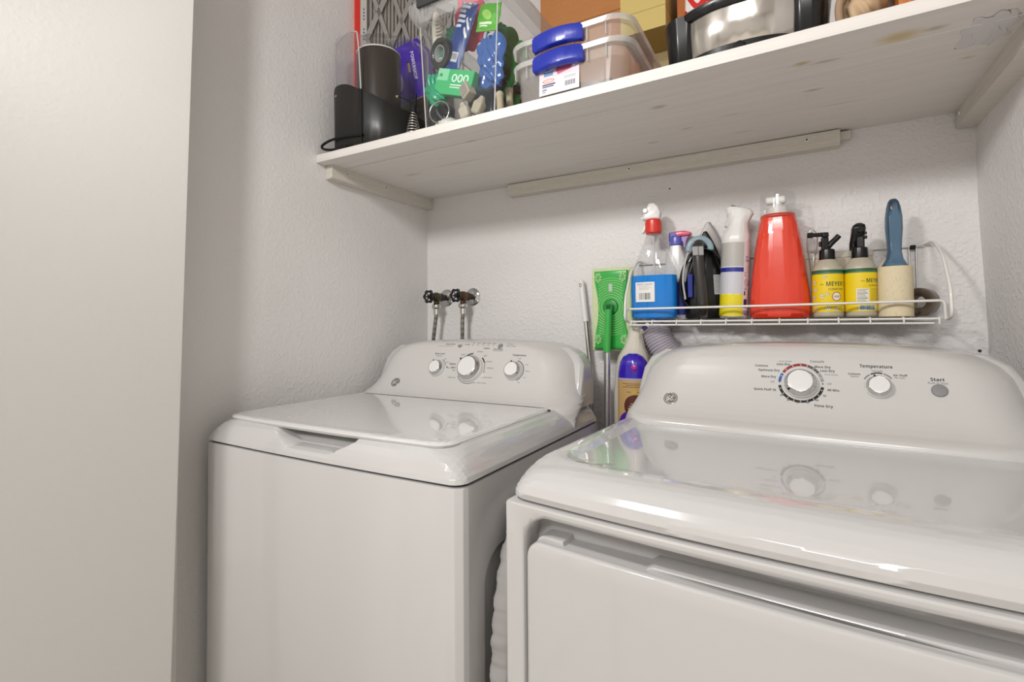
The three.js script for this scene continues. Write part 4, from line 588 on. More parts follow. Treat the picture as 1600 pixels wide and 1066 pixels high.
// ---------------------------------------------------------------- taps, mops and what stands between the machines
function tap(x, label, rusty) {
  const t = thing('water_tap', label, 'tap', [x, 1.2445, 0], 0, 'washing machine taps');
  const brass = std({ color: rusty, roughness: 0.45, metalness: 0.75 });
  part(t, 'wall_flange', lathe([[0, 0.009], [0.012, 0.009], [0.016, 0.006], [0.024, 0.005], [0.030, 0.001], [0.030, 0.0002]], 44).rotateX(Math.PI / 2), M.chrome, 'round chrome wall plate');
  part(t, 'pipe', merge([T(cyl(0.0105, 0.0105, 0.03, 0, 0, 0, 20), 0, 0, 0.02, Math.PI / 2, 0, 0), T(cyl(0.0145, 0.0145, 0.012, 0, 0, 0, 6), 0, 0, 0.034, Math.PI / 2, 0, 0)]), std({ color: rgb(0.05, 0.045, 0.04), roughness: 0.5, metalness: 0.6 }));
  part(t, 'tap_body', merge([lathe([[0, 0.036], [0.011, 0.036], [0.0135, 0.045], [0.0165, 0.056], [0.016, 0.066], [0.0125, 0.074], [0.010, 0.08], [0, 0.081]], 28).rotateX(Math.PI / 2), cyl(0.0095, 0.0105, 0.026, 0, -0.014, 0.058, 20)]), brass);
  part(t, 'packing_nut', T(cyl(0.0095, 0.0105, 0.014, 0, 0, 0, 6), 0, 0, 0.086, Math.PI / 2, 0, 0), M.blackMatte);
  const w = []; const pts = []; for (let i = 0; i < 36; i++) { const a = i / 36 * Math.PI * 2, r = 0.0185 + 0.0022 * Math.cos(6 * a); pts.push([r * Math.cos(a), r * Math.sin(a), 0.1]); } w.push(tube(pts, 0.0036, 120, 10, true)); for (let i = 0; i < 6; i++) w.push(rod([0, 0, 0.0985], [0.0185 * Math.cos(i * Math.PI / 3), 0.0185 * Math.sin(i * Math.PI / 3), 0.1], 0.0021)); w.push(T(cyl(0.0055, 0.0055, 0.012, 0, 0, 0, 16), 0, 0, 0.098, Math.PI / 2, 0, 0));
  part(t, 'hand_wheel', merge(w), M.black, 'black six-spoked hand wheel');
  return t;
}
const hoseMap = dataTex(256, 512, (u, v) => { const a = (Math.sin((u * 10 + v * 60) * 6.283) * Math.sin((u * 10 - v * 60) * 6.283)) * 0.5 + 0.5; return [96 + 70 * a, 94 + 68 * a, 88 + 64 * a]; }, true, 1, 3);
function hose(x, label, lean) {
  const t = thing('water_hose', label, 'hose', [x, 1.2445, 0.058], 0, 'braided washing machine hoses');
  part(t, 'coupling_nut', merge([lathe([[0, -0.024], [0.0135, -0.024], [0.0155, -0.028], [0.0155, -0.036], [0.0135, -0.04], [0, -0.04]], 28), cyl(0.0095, 0.0105, 0.02, 0, -0.05, 0, 8)]), M.steel, 'knurled steel coupling');
  part(t, 'braided_hose', tube([[0, -0.055, 0], [-0.002 + lean * 0.1, -0.08, 0.001], [lean * 0.55, -0.12, 0.002], [lean, -0.17, 0.0], [lean * 1.1, -0.26, -0.005], [lean, -0.42, 0.0]], 0.0065, 60, 12), std({ map: hoseMap, roughness: 0.35, metalness: 0.6 }), 'grey braided hose');
}
tap(-1.074, 'left of the two wall taps, dark green-brown body with a black hand wheel', rgb(0.10, 0.085, 0.045));
tap(-0.962, 'right of the two wall taps, rusty brown body with a black hand wheel', rgb(0.13, 0.07, 0.04));
hose(-1.074, 'grey braided hose hanging from the left tap, bent towards the corner', -0.016);
hose(-0.962, 'grey braided hose hanging straight down from the right tap', -0.004);
{ // flat mop standing head up
  const t = thing('flat_mop', 'flat mop with a green head turned up and a silver pole behind the washer', 'mop', [-0.452, 0, 0.106]);
  const W = 0.0585, cy = 1.1885, z = -0.052, HH = 0.117;
  const padN = dataTex(256, 256, (u, v) => { const q = n1(u, v) * 0.5 + n2(u, v) * 0.5; return [196 + 22 * q, 208 + 20 * q, 160 + 24 * q]; }, true, 6, 6);
  part(t, 'mop_pad', toCreasedNormals(extrude(rrect(-W, cy - HH, W, cy + HH, 0.004), 0.020, 0.005).translate(0.008, 0, z), 0.6), std({ map: padN, roughness: 0.85 }), 'pale yellow-green foam pad');
  const P = new THREE.Shape(), a = 0.0475, b = 0.036, h = 0.1075; P.moveTo(-a, cy - h); P.lineTo(a, cy - h); P.lineTo(a, cy - 0.085); P.bezierCurveTo(a - 0.002, cy - 0.05, b, cy - 0.045, b + 0.001, cy); P.bezierCurveTo(b, cy + 0.045, a - 0.002, cy + 0.055, a, cy + 0.088); P.lineTo(a, cy + h); P.lineTo(-a, cy + h); P.lineTo(-a, cy + 0.088); P.bezierCurveTo(-a + 0.002, cy + 0.055, -b, cy + 0.045, -b - 0.001, cy); P.bezierCurveTo(-b, cy - 0.045, -a + 0.002, cy - 0.05, -a, cy - 0.085); P.closePath();
  const green = phy({ color: rgb(0.03, 0.42, 0.06), roughness: 0.22, clearcoat: 0.7, clearcoatRoughness: 0.1 }), gd = plastic(0.01, 0.27, 0.035, 0.3), gp = phy({ color: rgb(0.33, 0.66, 0.25), roughness: 0.3, clearcoat: 0.4 });
  part(t, 'head_plate', toCreasedNormals(extrude(P, 0.010, 0.003, [], 3, 24).translate(0.008, 0, z + 0.0195), 0.6), green, 'bright green plate');
  const rings = []; for (const [r, w] of [[0.027, 0.0012], [0.034, 0.0011], [0.0405, 0.0011], [0.047, 0.0011], [0.0535, 0.0011], [0.060, 0.0011], [0.0665, 0.0011], [0.073, 0.0011], [0.0795, 0.001]]) for (const s of [1, -1]) { const half = r < 0.036 ? Math.PI : Math.asin(Math.min(1, 0.034 / r)); const p = []; for (let i = 0; i <= 24; i++) { const q = -half + 2 * half * i / 24; p.push([0.008 + r * Math.sin(q), cy + 0.007 + s * r * Math.cos(q), z + 0.0293]); } if (r < 0.036 && s < 0) continue; rings.push(tube(p, w, 50, 6)); }
  part(t, 'embossed_arcs', merge(rings), gp, 'pale green raised arcs');
  part(t, 'front_lip', rb(0.1, 0.005, 0.006, 0.002, 0.008, cy - h - 0.001, z + 0.026), gd);
  for (const [x, y] of [[-0.035, 0.089], [0.035, 0.089], [-0.037, -0.084], [0.037, -0.084]]) { const m = []; for (let k = 0; k < 7; k++) m.push(T(rb(0.0018, 0.012, 0.0016, 0.0006, 0, 0.0075, 0), 0, 0, 0, 0, 0, k * Math.PI * 2 / 7)); const g = part(t, 'cloth_grip', new THREE.CylinderGeometry(0.0095, 0.0105, 0.003, 32).scale(1, 1, 1.4).rotateX(Math.PI / 2).translate(x + 0.008, cy + y, z + 0.0305), gp, 'pale green cloth grip'); part(g, 'grip_slits', merge(m).scale(0.8, 1, 1).translate(x + 0.008, cy + y, z + 0.0322), gd); }
  part(t, 'logo_plate', rb(0.011, 0.021, 0.0014, 0.0005, 0.008, cy + 0.060, z + 0.0302), matte(0.45, 0.58, 0.47, 0.35), 'small grey-green logo plate');
  part(t, 'hinge_socket', merge([T(lathe([[0, 0.003], [0.018, 0.003], [0.021, 0], [0, 0]], 36), 0.008, cy + 0.006, z + 0.0295, Math.PI / 2, 0, 0), rb(0.021, 0.022, 0.020, 0.005, 0.008, cy + 0.003, z + 0.040)]), gd);
  part(t, 'socket_opening', rb(0.013, 0.012, 0.003, 0.001, 0.008, cy + 0.006, z + 0.0495), matte(0.01, 0.09, 0.02));
  part(t, 'neck', merge([rod([0.008, cy - 0.002, z + 0.048], [0.0055, cy - 0.119, 0.007], 0.0098, 20)]), gp.clone(), 'green neck'); t.children[t.children.length - 1].material = green;
  part(t, 'pole', rod([0.0056, cy - 0.108, 0.004], [-0.002, 0.012, 0.024], 0.0088, 20), M.aluminium, 'silver pole');
  part(t, 'pole_end', cyl(0.012, 0.012, 0.03, -0.002, 0.015, 0.024), M.blackMatte);
}
{ // plain broom handle
  const t = thing('broom', 'white-gripped broom handle leaning on the wall beside the green mop', 'broom', [-0.522, 0, 0.075]);
  part(t, 'grip', merge([rod([-0.033, 1.272, -0.055], [-0.018, 1.155, -0.049], 0.0092, 20), new THREE.SphereGeometry(0.0092, 20, 12).translate(-0.033, 1.272, -0.055)]), M.white, 'white grip with a hanging hole');
  part(t, 'hanging_hole', T(new THREE.TorusGeometry(0.0042, 0.0012, 8, 24).scale(0.7, 1.2, 1), -0.0325, 1.264, -0.0455), M.greyButton);
  part(t, 'pole', rod([-0.018, 1.158, -0.049], [0.0, 0.99, -0.041], 0.0068, 16), M.steel, 'steel pole'); part(t, 'pole_lower', rod([0.0, 0.99, -0.041], [0.012, 0.08, 0.0], 0.0068, 16), M.steel); part(t, 'broom_head', rb(0.12, 0.07, 0.04, 0.01, -0.01, 0.037, 0.0), matte(0.2, 0.2, 0.22));
}
{ // spray mop with its purple bottle upside down
  const t = thing('spray_mop', 'cream spray mop holding an upside-down purple floor cleaner bottle', 'mop', [-0.385, 0, 0.088], 0.12);
  const dz = 0.012;
  part(t, 'mop_body', loft([[0.06, 0.048, 0.026, 0.0], [0.5, 0.048, 0.028, 0.0], [0.95, 0.050, 0.030, 0.0], [1.03, 0.047, 0.030, 0.004], [1.062, 0.040, 0.028, 0.007], [1.085, 0.028, 0.025, 0.010], [1.11, 0.021, 0.022, 0.012], [1.135, 0.0195, 0.020, 0.014], [1.143, 0.017, 0.017, 0.014]].map(([y, rx, rz, cx]) => ering(rx, rz, y, 48, 2.4, cx - 0.004, -0.022 + (y > 1.03 ? 0.012 : 0))), { crease: 0.8 }), plastic(0.66, 0.62, 0.53, 0.45), 'cream mop body');
  const cream = plastic(0.66, 0.62, 0.53, 0.45);
  const B = [[0.80, 0.043, 0.030], [0.90, 0.0425, 0.031], [0.985, 0.0415, 0.031], [1.02, 0.040, 0.030], [1.045, 0.035, 0.028], [1.06, 0.026, 0.022], [1.068, 0.013, 0.012]].map(([y, rx, rz]) => [y, rx, rz, 2.2, 0.006, dz]);
  part(t, 'bottle', eloft(B, { n: 56 }), phy({ color: rgb(0.035, 0.008, 0.44), roughness: 0.22, clearcoat: 0.6, clearcoatRoughness: 0.1 }), 'deep purple bottle');
  const lab = canvasTex(640, 1024, (g, w, h) => {
    g.translate(w, h); g.rotate(Math.PI);        // the bottle hangs upside down, so its print does too
    g.fillStyle = '#c9a56c'; g.fillRect(0, 0, w, h); for (let i = 0; i < 60; i++) { g.globalAlpha = 0.12; g.fillStyle = i % 2 ? '#8e6a36' : '#e6cd9c'; g.fillRect((i * 97) % w, 0, 3 + (i % 5), h); } g.globalAlpha = 1;
    g.fillStyle = '#4b1fa6'; g.beginPath(); g.ellipse(w * 0.42, 330, 300, 250, 0, 0, 7); g.fill(); g.fillStyle = '#5a2a1e'; g.beginPath(); g.arc(w * 0.42, 640, 170, 0, 7); g.fill(); g.fillStyle = '#4b1fa6'; g.fillRect(0, 0, w, 300);
    txt(g, 'MOP', w * 0.42, 300, 150, { bold: true, color: '#f1eefb' }); txt(g, 'WOOD', w * 0.42, 430, 74, { bold: true, color: '#f1eefb' });
    txt(g, 'RESTORE', w * 0.42, 552, 42, { bold: true, color: '#f4ede2' }); for (let i = 0; i < 3; i++) { g.fillStyle = '#d8b9a4'; g.fillRect(w * 0.42 - 110, 600 + i * 34, 220 - 20 * i, 12); }
    g.fillStyle = '#d9b512'; g.beginPath(); g.arc(w * 0.45, 850, 24, 0, 7); g.fill(); g.fillStyle = '#6d5020'; g.fillRect(w * 0.45 - 110, 846, 64, 9); g.fillRect(w * 0.45 + 46, 846, 64, 9); for (let i = 0; i < 3; i++) { g.fillStyle = '#7d5f34'; g.fillRect(w * 0.5 - 180, 920 + i * 26, 330 - 60 * (i % 2), 10); }
  });
  part(t, 'label', patch([[0.82, 0.043, 0.030, 2.2, 0.006, dz], [0.90, 0.0425, 0.031, 2.2, 0.006, dz], [0.985, 0.0415, 0.031, 2.2, 0.006, dz], [0.998, 0.0412, 0.0308, 2.2, 0.006, dz]], -1.25, 1.25, 0.0006, 32), phy({ map: lab, roughness: 0.35, clearcoat: 0.4 }), 'tan and purple label printed with white words');
  part(t, 'label_band', patch([[0.998, 0.0412, 0.0308, 2.2, 0.006, dz], [1.004, 0.041, 0.0307, 2.2, 0.006, dz]], -1.4, 1.4, 0.0006, 32), matte(0.42, 0.38, 0.52, 0.4));
  part(t, 'magenta_button', new THREE.SphereGeometry(0.0085, 28, 16).scale(1, 1, 0.35).translate(0.012, 1.032, dz + 0.0297), phy({ color: rgb(0.42, 0.02, 0.36), roughness: 0.2, clearcoat: 0.8 }), 'magenta button');
  part(t, 'trigger', tube([[0.018, 1.122, -0.004], [0.030, 1.128, 0.0], [0.040, 1.137, 0.002], [0.046, 1.147, 0.0]], 0.0085, 24, 14), cream); part(t, 'trigger_inset', T(rb(0.014, 0.012, 0.006, 0.002), 0.036, 1.1365, 0.0085, 0, 0, 0.7), plastic(0.02, 0.01, 0.2), 'purple inset');
  part(t, 'handle_pole', rod([0.010, 1.14, -0.012], [0.004, 1.153, -0.070], 0.009, 16), M.white); part(t, 'mop_foot', rb(0.10, 0.05, 0.08, 0.015, 0.004, 0.027, -0.004), plastic(0.3, 0.3, 0.32));
}
{ // corrugated hose
  const t = thing('vent_hose', 'lilac-grey ribbed hose sloping down behind the purple bottle and the dryer', 'hose', [-0.29, 0, 0.062]);
  const curve = new THREE.CatmullRomCurve3([[-0.046, 1.142, -0.010], [-0.018, 1.085, -0.006], [0.03, 1.02, -0.004], [0.06, 0.93, 0.0], [0.065, 0.6, 0.0], [0.065, 0.05, 0.0]].map(V)), n = 600, g = new THREE.TubeGeometry(curve, n, 1, 24), p = g.attributes.position, N = g.attributes.normal;
  for (let i = 0; i <= n; i++) { const c = curve.getPointAt(i / n), L = curve.getLength() * i / n, r = 0.035 + 0.0042 * Math.abs(Math.sin(L / 0.0075 * Math.PI / 1)) ; for (let j = 0; j <= 24; j++) { const k = i * 25 + j; p.setXYZ(k, c.x + N.getX(k) * r, c.y + N.getY(k) * r, c.z + N.getZ(k) * r); } }
  g.computeVertexNormals(); part(t, 'ribbed_sleeve', g, std({ color: rgb(0.40, 0.37, 0.42), roughness: 0.45 }));
}
{ // ironing board stored upright between the machines
  const t = thing('ironing_board', 'ironing board in a gathered grey cover stored upright between washer and dryer', 'ironing board', [-0.4105, 0, 0.44]);
  const s = new THREE.Shape(); s.moveTo(-0.15, 0.02); s.lineTo(0.30, 0.02); s.bezierCurveTo(0.302, 0.4, 0.302, 0.58, 0.296, 0.66); s.bezierCurveTo(0.288, 0.74, 0.262, 0.815, 0.19, 0.835); s.bezierCurveTo(0.10, 0.85, -0.10, 0.84, -0.13, 0.78); s.lineTo(-0.15, 0.02);
  const face = extrude(s, 0.010, 0.002, [], 2, 24).rotateY(-Math.PI / 2).translate(0.002, 0, 0); // shape x -> z
  part(t, 'board', face, matte(0.28, 0.28, 0.29, 0.5), 'dark metal underside');
  const gv = []; for (let i = 0; i < 700; i++) gv.push(rnd() * 2 - 1); const gn = (x) => { const k = Math.floor(x), f = x - k, q = f * f * (3 - 2 * f); return gv[k % 700] * (1 - q) + gv[(k + 1) % 700] * q; };
  const pts = s.getSpacedPoints(560), pos = [], idx = [], seg = 14; let m = 0;
  for (let i = 0; i < pts.length; i++) {
    const a = pts[Math.max(0, i - 1)], b = pts[Math.min(pts.length - 1, i + 1)], nx = b.y - a.y, ny = -(b.x - a.x), l = Math.hypot(nx, ny) || 1, w = 0.0030 * gn(i * 0.31) + 0.0022 * gn(i * 0.83 + 40) + 0.0026 * gn(i * 0.11 + 90) + 0.0012 * gn(i * 1.7 + 11);
    for (let j = 0; j <= seg; j++) { const q = -0.15 + Math.PI * 1.15 * j / seg, e = j / seg; const off = 0.006 + 0.006 * Math.sin(q) + w * (0.3 + 0.9 * e), x = 0.016 * Math.cos(q); pos.push(x - (j === seg ? 0.002 : 0) + 0.0015 * Math.sin(i * 0.8) * e, pts[i].y + ny / l * off, pts[i].x + nx / l * off); }
  }
  for (let i = 0; i + 1 < pts.length; i++) for (let j = 0; j < seg; j++) { const a = i * (seg + 1) + j, b = a + seg + 1; idx.push(a, b, a + 1, b, b + 1, a + 1); }
  const g = new THREE.BufferGeometry(); g.setAttribute('position', new THREE.Float32BufferAttribute(pos, 3)); g.setIndex(idx); g.computeVertexNormals();
  part(t, 'cover_edge', g, matte(0.34, 0.325, 0.315, 0.95), 'grey fabric cover gathered along its elastic edge');
  part(t, 'cover_face', extrude(s, 0.004, 0.001, [], 1, 24).rotateY(-Math.PI / 2).translate(0.016, 0, 0), matte(0.34, 0.325, 0.315, 0.95));
}
// ---------------------------------------------------------------- what stands on the board shelf
const SY = (x) => 1.6276 - 0.0035 * Math.sin(Math.PI * Math.max(0, Math.min(1, (x - XL) / (XR - XL))));
{ // black appliance with a clear hood
  const t = thing('popcorn_maker', 'black popcorn maker with a clear plastic hood at the left end of the shelf', 'popcorn maker', [-1.0, SY(-1.0), 0.39]);
  const foot = new THREE.CatmullRomCurve3([[-0.118, 0, 0.02], [-0.112, 0, 0.075], [-0.085, 0, 0.086], [-0.02, 0, 0.090], [0.012, 0, 0.092], [0.062, 0, 0.066], [0.108, 0, 0.01], [0.118, 0, -0.045], [0.09, 0, -0.085], [0.0, 0, -0.098], [-0.085, 0, -0.082], [-0.115, 0, -0.045]].map(V), true, 'catmullrom', 0.4).getSpacedPoints(96).slice(0, 96);
  const ring = (y, s, slope = 0) => foot.map((p) => [p.x * s, typeof y === 'function' ? y(p.x * s, p.z * s) : y, p.z * s]);
  const cut = (x, z) => 0.176 - 0.02 * Math.max(0, (x + 0.1) / 0.1) - 0.36 * Math.max(0, x) - 0.014 * Math.max(0, 1 - ((x + 0.065) / 0.055) ** 2) * -1;
  const k = (f) => (x, z) => f * cut(x, z);
  part(t, 'body', loft([ring(0, 0.96), ring(0.003, 0.985), ring(k(0.5), 0.99), ring(k(0.97), 1.0), ring((x, z) => cut(x, z) , 0.99), ring((x, z) => cut(x, z) + 0.0005, 0.93)], { crease: 0.7 }), phy({ color: rgb(0.008, 0.007, 0.0065), roughness: 0.42, specularIntensity: 0.6, clearcoat: 0.2, clearcoatRoughness: 0.25 }), 'glossy black body');
  part(t, 'seam_strip', tube([[0.012, 0.002, 0.0925], [0.0125, 0.07, 0.0932], [0.012, 0.148, 0.0935]], 0.0022, 20, 8), M.blackMatte);
  const top = (x, z) => 0.326 - 0.026 * THREE.MathUtils.smoothstep(x, -0.04, 0.0);
  part(t, 'clear_hood', loft([ring((x, z) => cut(x, z) - 0.004, 0.992), ring((x, z) => 0.25 * cut(x, z) + 0.75 * top(x, z), 1.0), ring((x, z) => top(x, z) - 0.018, 1.0), ring((x, z) => top(x, z) - 0.006, 0.975), ring(top, 0.93)], { bottom: false, crease: 0.8 }), phy({ color: rgb(0.9, 0.9, 0.9), roughness: 0.06, transmission: 1, thickness: 0, ior: 1.5 }), 'clear plastic hood');
  part(t, 'hood_rib', tube([[0.010, 0.15, 0.0925], [0.004, 0.25, 0.0935], [-0.004, 0.296, 0.0915], [-0.02, 0.318, 0.082], [-0.06, 0.326, 0.078], [-0.1, 0.318, 0.072], [-0.117, 0.29, 0.068], [-0.116, 0.18, 0.066]], 0.0022, 70, 8), phy({ color: rgb(0.85, 0.86, 0.86), roughness: 0.15, transmission: 0.6, thickness: 0 }));
  part(t, 'inner_chamber', T(lathe([[0, 0], [0.056, 0], [0.060, 0.03], [0.060, 0.12], [0.060, 0.164], [0.056, 0.166], [0.052, 0.162], [0, 0.160]], 48), 0.0, 0.110, 0.016), phy({ color: rgb(0.03, 0.021, 0.017), roughness: 0.35, specularIntensity: 0.5, clearcoat: 0.2 }), 'dark inner chamber');
  part(t, 'chamber_rim', new THREE.TorusGeometry(0.058, 0.0028, 10, 56).rotateX(Math.PI / 2).translate(0.0, 0.2755, 0.016), M.white, 'pale chamber rim');
  part(t, 'switch', T(rb(0.009, 0.005, 0.004, 0.0015), -0.095, 0.158, 0.0835, 0, -0.2, 0.1), M.greyButton);
  part(t, 'power_cord', tube([[0.02, 0.024, 0.095], [-0.05, 0.032, 0.0955], [-0.105, 0.034, 0.092], [-0.138, 0.029, 0.09], [-0.142, 0.02, 0.092], [-0.122, 0.010, 0.0945], [-0.09, 0.0045, 0.0945], [-0.04, 0.004, 0.0945]], 0.0036, 90, 8), M.blackMatte, 'black power cord looped over the shelf edge');
}
{ // pleated air filter
  const t = thing('air_filter', 'pleated air filter in a red and white cardboard frame standing in the corner', 'air filter', [-1.1495, SY(-1.15), 0.352], Math.atan2(0.907, 0.42)), W = 0.375, Hh = 0.63;
  const z0 = -0.022;
  part(t, 'red_edge', rb(0.0145, Hh, 0.022, 0.001, 0.00725, Hh / 2, z0 / 2), matte(0.75, 0.035, 0.02, 0.6), 'red printed edge');
  const fr = canvasTex(128, 1024, (g, w, h) => { g.fillStyle = '#cfccc6'; g.fillRect(0, 0, w, h); g.fillStyle = '#2d4f9a'; for (let i = 0; i < 60; i++) if (i % 6 < 4) g.fillRect(56, 8 + i * 17, 26, 9); });
  const left = new THREE.BoxGeometry(0.020, Hh, 0.022).translate(0.0245, Hh / 2, z0 / 2); part(t, 'frame_side', left, printed(fr, 0.7), 'white frame side with small blue print');
  part(t, 'frame_side', rb(0.034, Hh, 0.022, 0.001, W - 0.017, Hh / 2, z0 / 2), matte(0.62, 0.6, 0.57));
  for (const y of [0.017, Hh - 0.017]) part(t, 'frame_rail', rb(W - 0.07, 0.034, 0.022, 0.001, W / 2, y, z0 / 2), matte(0.62, 0.6, 0.57));
  const np = 26, pl = [], d = (W - 0.068) / np; for (let i = 0; i < np; i++) { const x = 0.0345 + d * i; for (const [a, b] of [[0, 0.5], [0.5, 1]]) { const up = a === 0 ? [-0.017, -0.006] : [-0.006, -0.017], g = new THREE.PlaneGeometry(1, 1), p = g.attributes.position; for (let k = 0; k < 4; k++) { const r = p.getX(k) > 0; p.setXYZ(k, x + d * (r ? b : a), p.getY(k) > 0 ? Hh - 0.03 : 0.03, r ? up[1] : up[0]); } g.computeVertexNormals(); pl.push(g); } }
  part(t, 'pleats', merge(pl), std({ color: rgb(0.40, 0.37, 0.34), roughness: 0.9, side: THREE.DoubleSide }), 'beige pleated filter sheet').userData.kind = 'stuff';
  const lat = matte(0.40, 0.385, 0.365, 0.7), bar = (x0, y0, x1, y1) => { const L = Math.hypot(x1 - x0, y1 - y0); return T(new THREE.BoxGeometry(L, 0.014, 0.003), (x0 + x1) / 2, (y0 + y1) / 2, -0.0015, 0, 0, Math.atan2(y1 - y0, x1 - x0)); };
  const sx = 0.105; for (let r = 0; r < 3; r++) for (let c = 0; c < 4; c++) { const x = 0.0345 + c * 0.0765, y = 0.03 + r * 0.19; part(t, 'lattice_strap', bar(x, y, x + 0.0765, y + 0.19), lat); part(t, 'lattice_strap', bar(x + 0.0765, y, x, y + 0.19), lat); }
}
{
  const t = thing('storage_case', 'black case standing in the shade behind the popcorn maker, under the purple box', 'case', [-0.948, SY(-0.92), 0.232]);
  part(t, 'case_body', rb(0.096, 0.19, 0.10, 0.012, 0, 0.095, 0), M.blackMatte); part(t, 'case_lid', rb(0.1, 0.03, 0.104, 0.01, 0, 0.18, 0), M.black); part(t, 'case_latch', rb(0.03, 0.03, 0.008, 0.003, 0, 0.165, 0.054), M.black);
}
{ // purple carton
  const t = thing('carton', 'purple printed carton tilted beside the clear tote, its lettering running downwards', 'box', [-0.998, SY(-0.96) + 0.197, 0.247], 0.12); t.rotation.order = 'YXZ'; t.rotation.z = 0.19; 
  const map = canvasTex(512, 768, (g, w, h) => {
    g.fillStyle = '#4314b8'; g.fillRect(0, 0, w, h);
    g.save(); g.translate(395, 330); g.rotate(Math.PI / 2); g.font = 'bold 68px sans-serif'; g.fillStyle = '#f4f1fb'; g.textAlign = 'center'; g.textBaseline = 'middle'; g.fillText('POWERMOP', 0, 0); g.restore();
    g.fillStyle = '#2a1238'; g.fillRect(296, 250, 46, 170); g.save(); g.translate(320, 336); g.rotate(Math.PI / 2); g.font = 'bold 42px sans-serif'; g.fillStyle = '#e8c39a'; g.textAlign = 'center'; g.textBaseline = 'middle'; g.fillText('WOOD', 0, 0); g.restore();
    g.fillStyle = '#b9a5e2'; g.beginPath(); g.ellipse(110, 470, 90, 140, 0, 0, 7); g.fill(); for (let i = 0; i < 12; i++) { g.fillStyle = i % 3 ? '#5a4580' : '#e6dcf5'; g.fillRect(60 + (i % 3) * 36, 390 + Math.floor(i / 3) * 38, 24, 26); }
    g.strokeStyle = '#efeafa'; g.lineWidth = 6; g.strokeRect(44, 690, 46, 50); g.beginPath(); g.moveTo(56, 730); g.lineTo(78, 700); g.stroke();
  });
  part(t, 'carton_body', rb(0.118, 0.18, 0.07, 0.0015, 0, 0.09, 0), matte(0.08, 0.014, 0.42, 0.45)); const f = new THREE.PlaneGeometry(0.1175, 0.1795).translate(0, 0.09, 0.0354); part(t, 'printed_front', f, printed(map, 0.4), 'purple front with white lettering'); part(t, 'carton_base', rb(0.116, 0.004, 0.068, 0.001, 0, -0.001, 0), matte(0.42, 0.26, 0.13));
}
{ // coil spring tool
  const t = thing('coil_whisk', 'small black tool with a coiled wire head between the popcorn maker and the tote', 'whisk', [-0.842, SY(-0.84), 0.445]);
  const c = []; for (let i = 0; i <= 240; i++) { const s = i / 240, a = s * Math.PI * 2 * 9, r = 0.0035 + 0.0165 * (1 - s) ** 0.8; c.push([r * Math.cos(a), 0.004 + 0.068 * s, r * Math.sin(a)]); } part(t, 'coil', tube(c, 0.0015, 700, 6), M.steel, 'steel wire coil');
  part(t, 'stem', merge([rod([0, 0.004, 0], [0.001, 0.12, -0.008], 0.0035), cyl(0.0065, 0.0085, 0.016, 0, 0.076, -0.002, 16)]), M.blackMatte); part(t, 'thin_lead', tube([[0, 0.084, -0.002], [-0.012, 0.10, 0.002], [-0.032, 0.112, 0.006], [-0.046, 0.118, 0.006]], 0.0018, 30, 6), M.black); part(t, 'brass_tip', T(cyl(0.0035, 0.0035, 0.008, 0, 0, 0, 12), -0.0475, 0.1185, 0.006, 0, 0, 1.2), std({ color: rgb(0.75, 0.62, 0.35), roughness: 0.3, metalness: 0.9 }), 'brass tip');
}
// ---- tall clear tote and everything seen in it
{
  const t = thing('storage_tote', 'tall clear plastic tote filled with odds and ends, beside the purple carton', 'storage box', [-0.6895, SY(-0.69), 0.285]);
  const L = [[0.001, 0.098, 0.171], [0.003, 0.1025, 0.1755], [0.15, 0.110, 0.178], [0.272, 0.1165, 0.181]];
  part(t, 'tote_wall', loft(L.map(([y, w, d]) => rring(w, -d, d, 0.018, 0.018, y, { k: 6 })), { top: false, crease: 0.8 }), M.tote, 'clear plastic walls');
  const rim = [[0.268, 0.117, 0.1815], [0.270, 0.126, 0.1905], [0.292, 0.140, 0.2035], [0.300, 0.1425, 0.206], [0.3125, 0.1425, 0.206], [0.315, 0.140, 0.204], [0.315, 0.122, 0.186], [0.300, 0.1185, 0.183]];
  part(t, 'rim', loft(rim.map(([y, w, d]) => rring(w, -d, d, 0.028, 0.028, y, { k: 6 })), { top: false, bottom: false, crease: 0.8 }), phy({ color: rgb(0.9, 0.91, 0.91), roughness: 0.15, transmission: 0.78, thickness: 0, ior: 1.45 }), 'milky flared rim');
  for (const s of [-1, 1]) part(t, 'corner_rib', rod([s * 0.0995, 0.006, 0.1725], [s * 0.1135, 0.268, 0.178], 0.0018, 8), M.binRim);
  part(t, 'latch', merge([rb(0.10, 0.036, 0.010, 0.004, -0.045, 0.309, 0.2125), rb(0.09, 0.008, 0.03, 0.003, -0.045, 0.324, 0.199)]), matte(0.045, 0.045, 0.048, 0.4), 'dark grey latch');
  part(t, 'hinge_strip', rb(0.2, 0.012, 0.008, 0.003, 0, 0.318, -0.200), M.binRim);
}
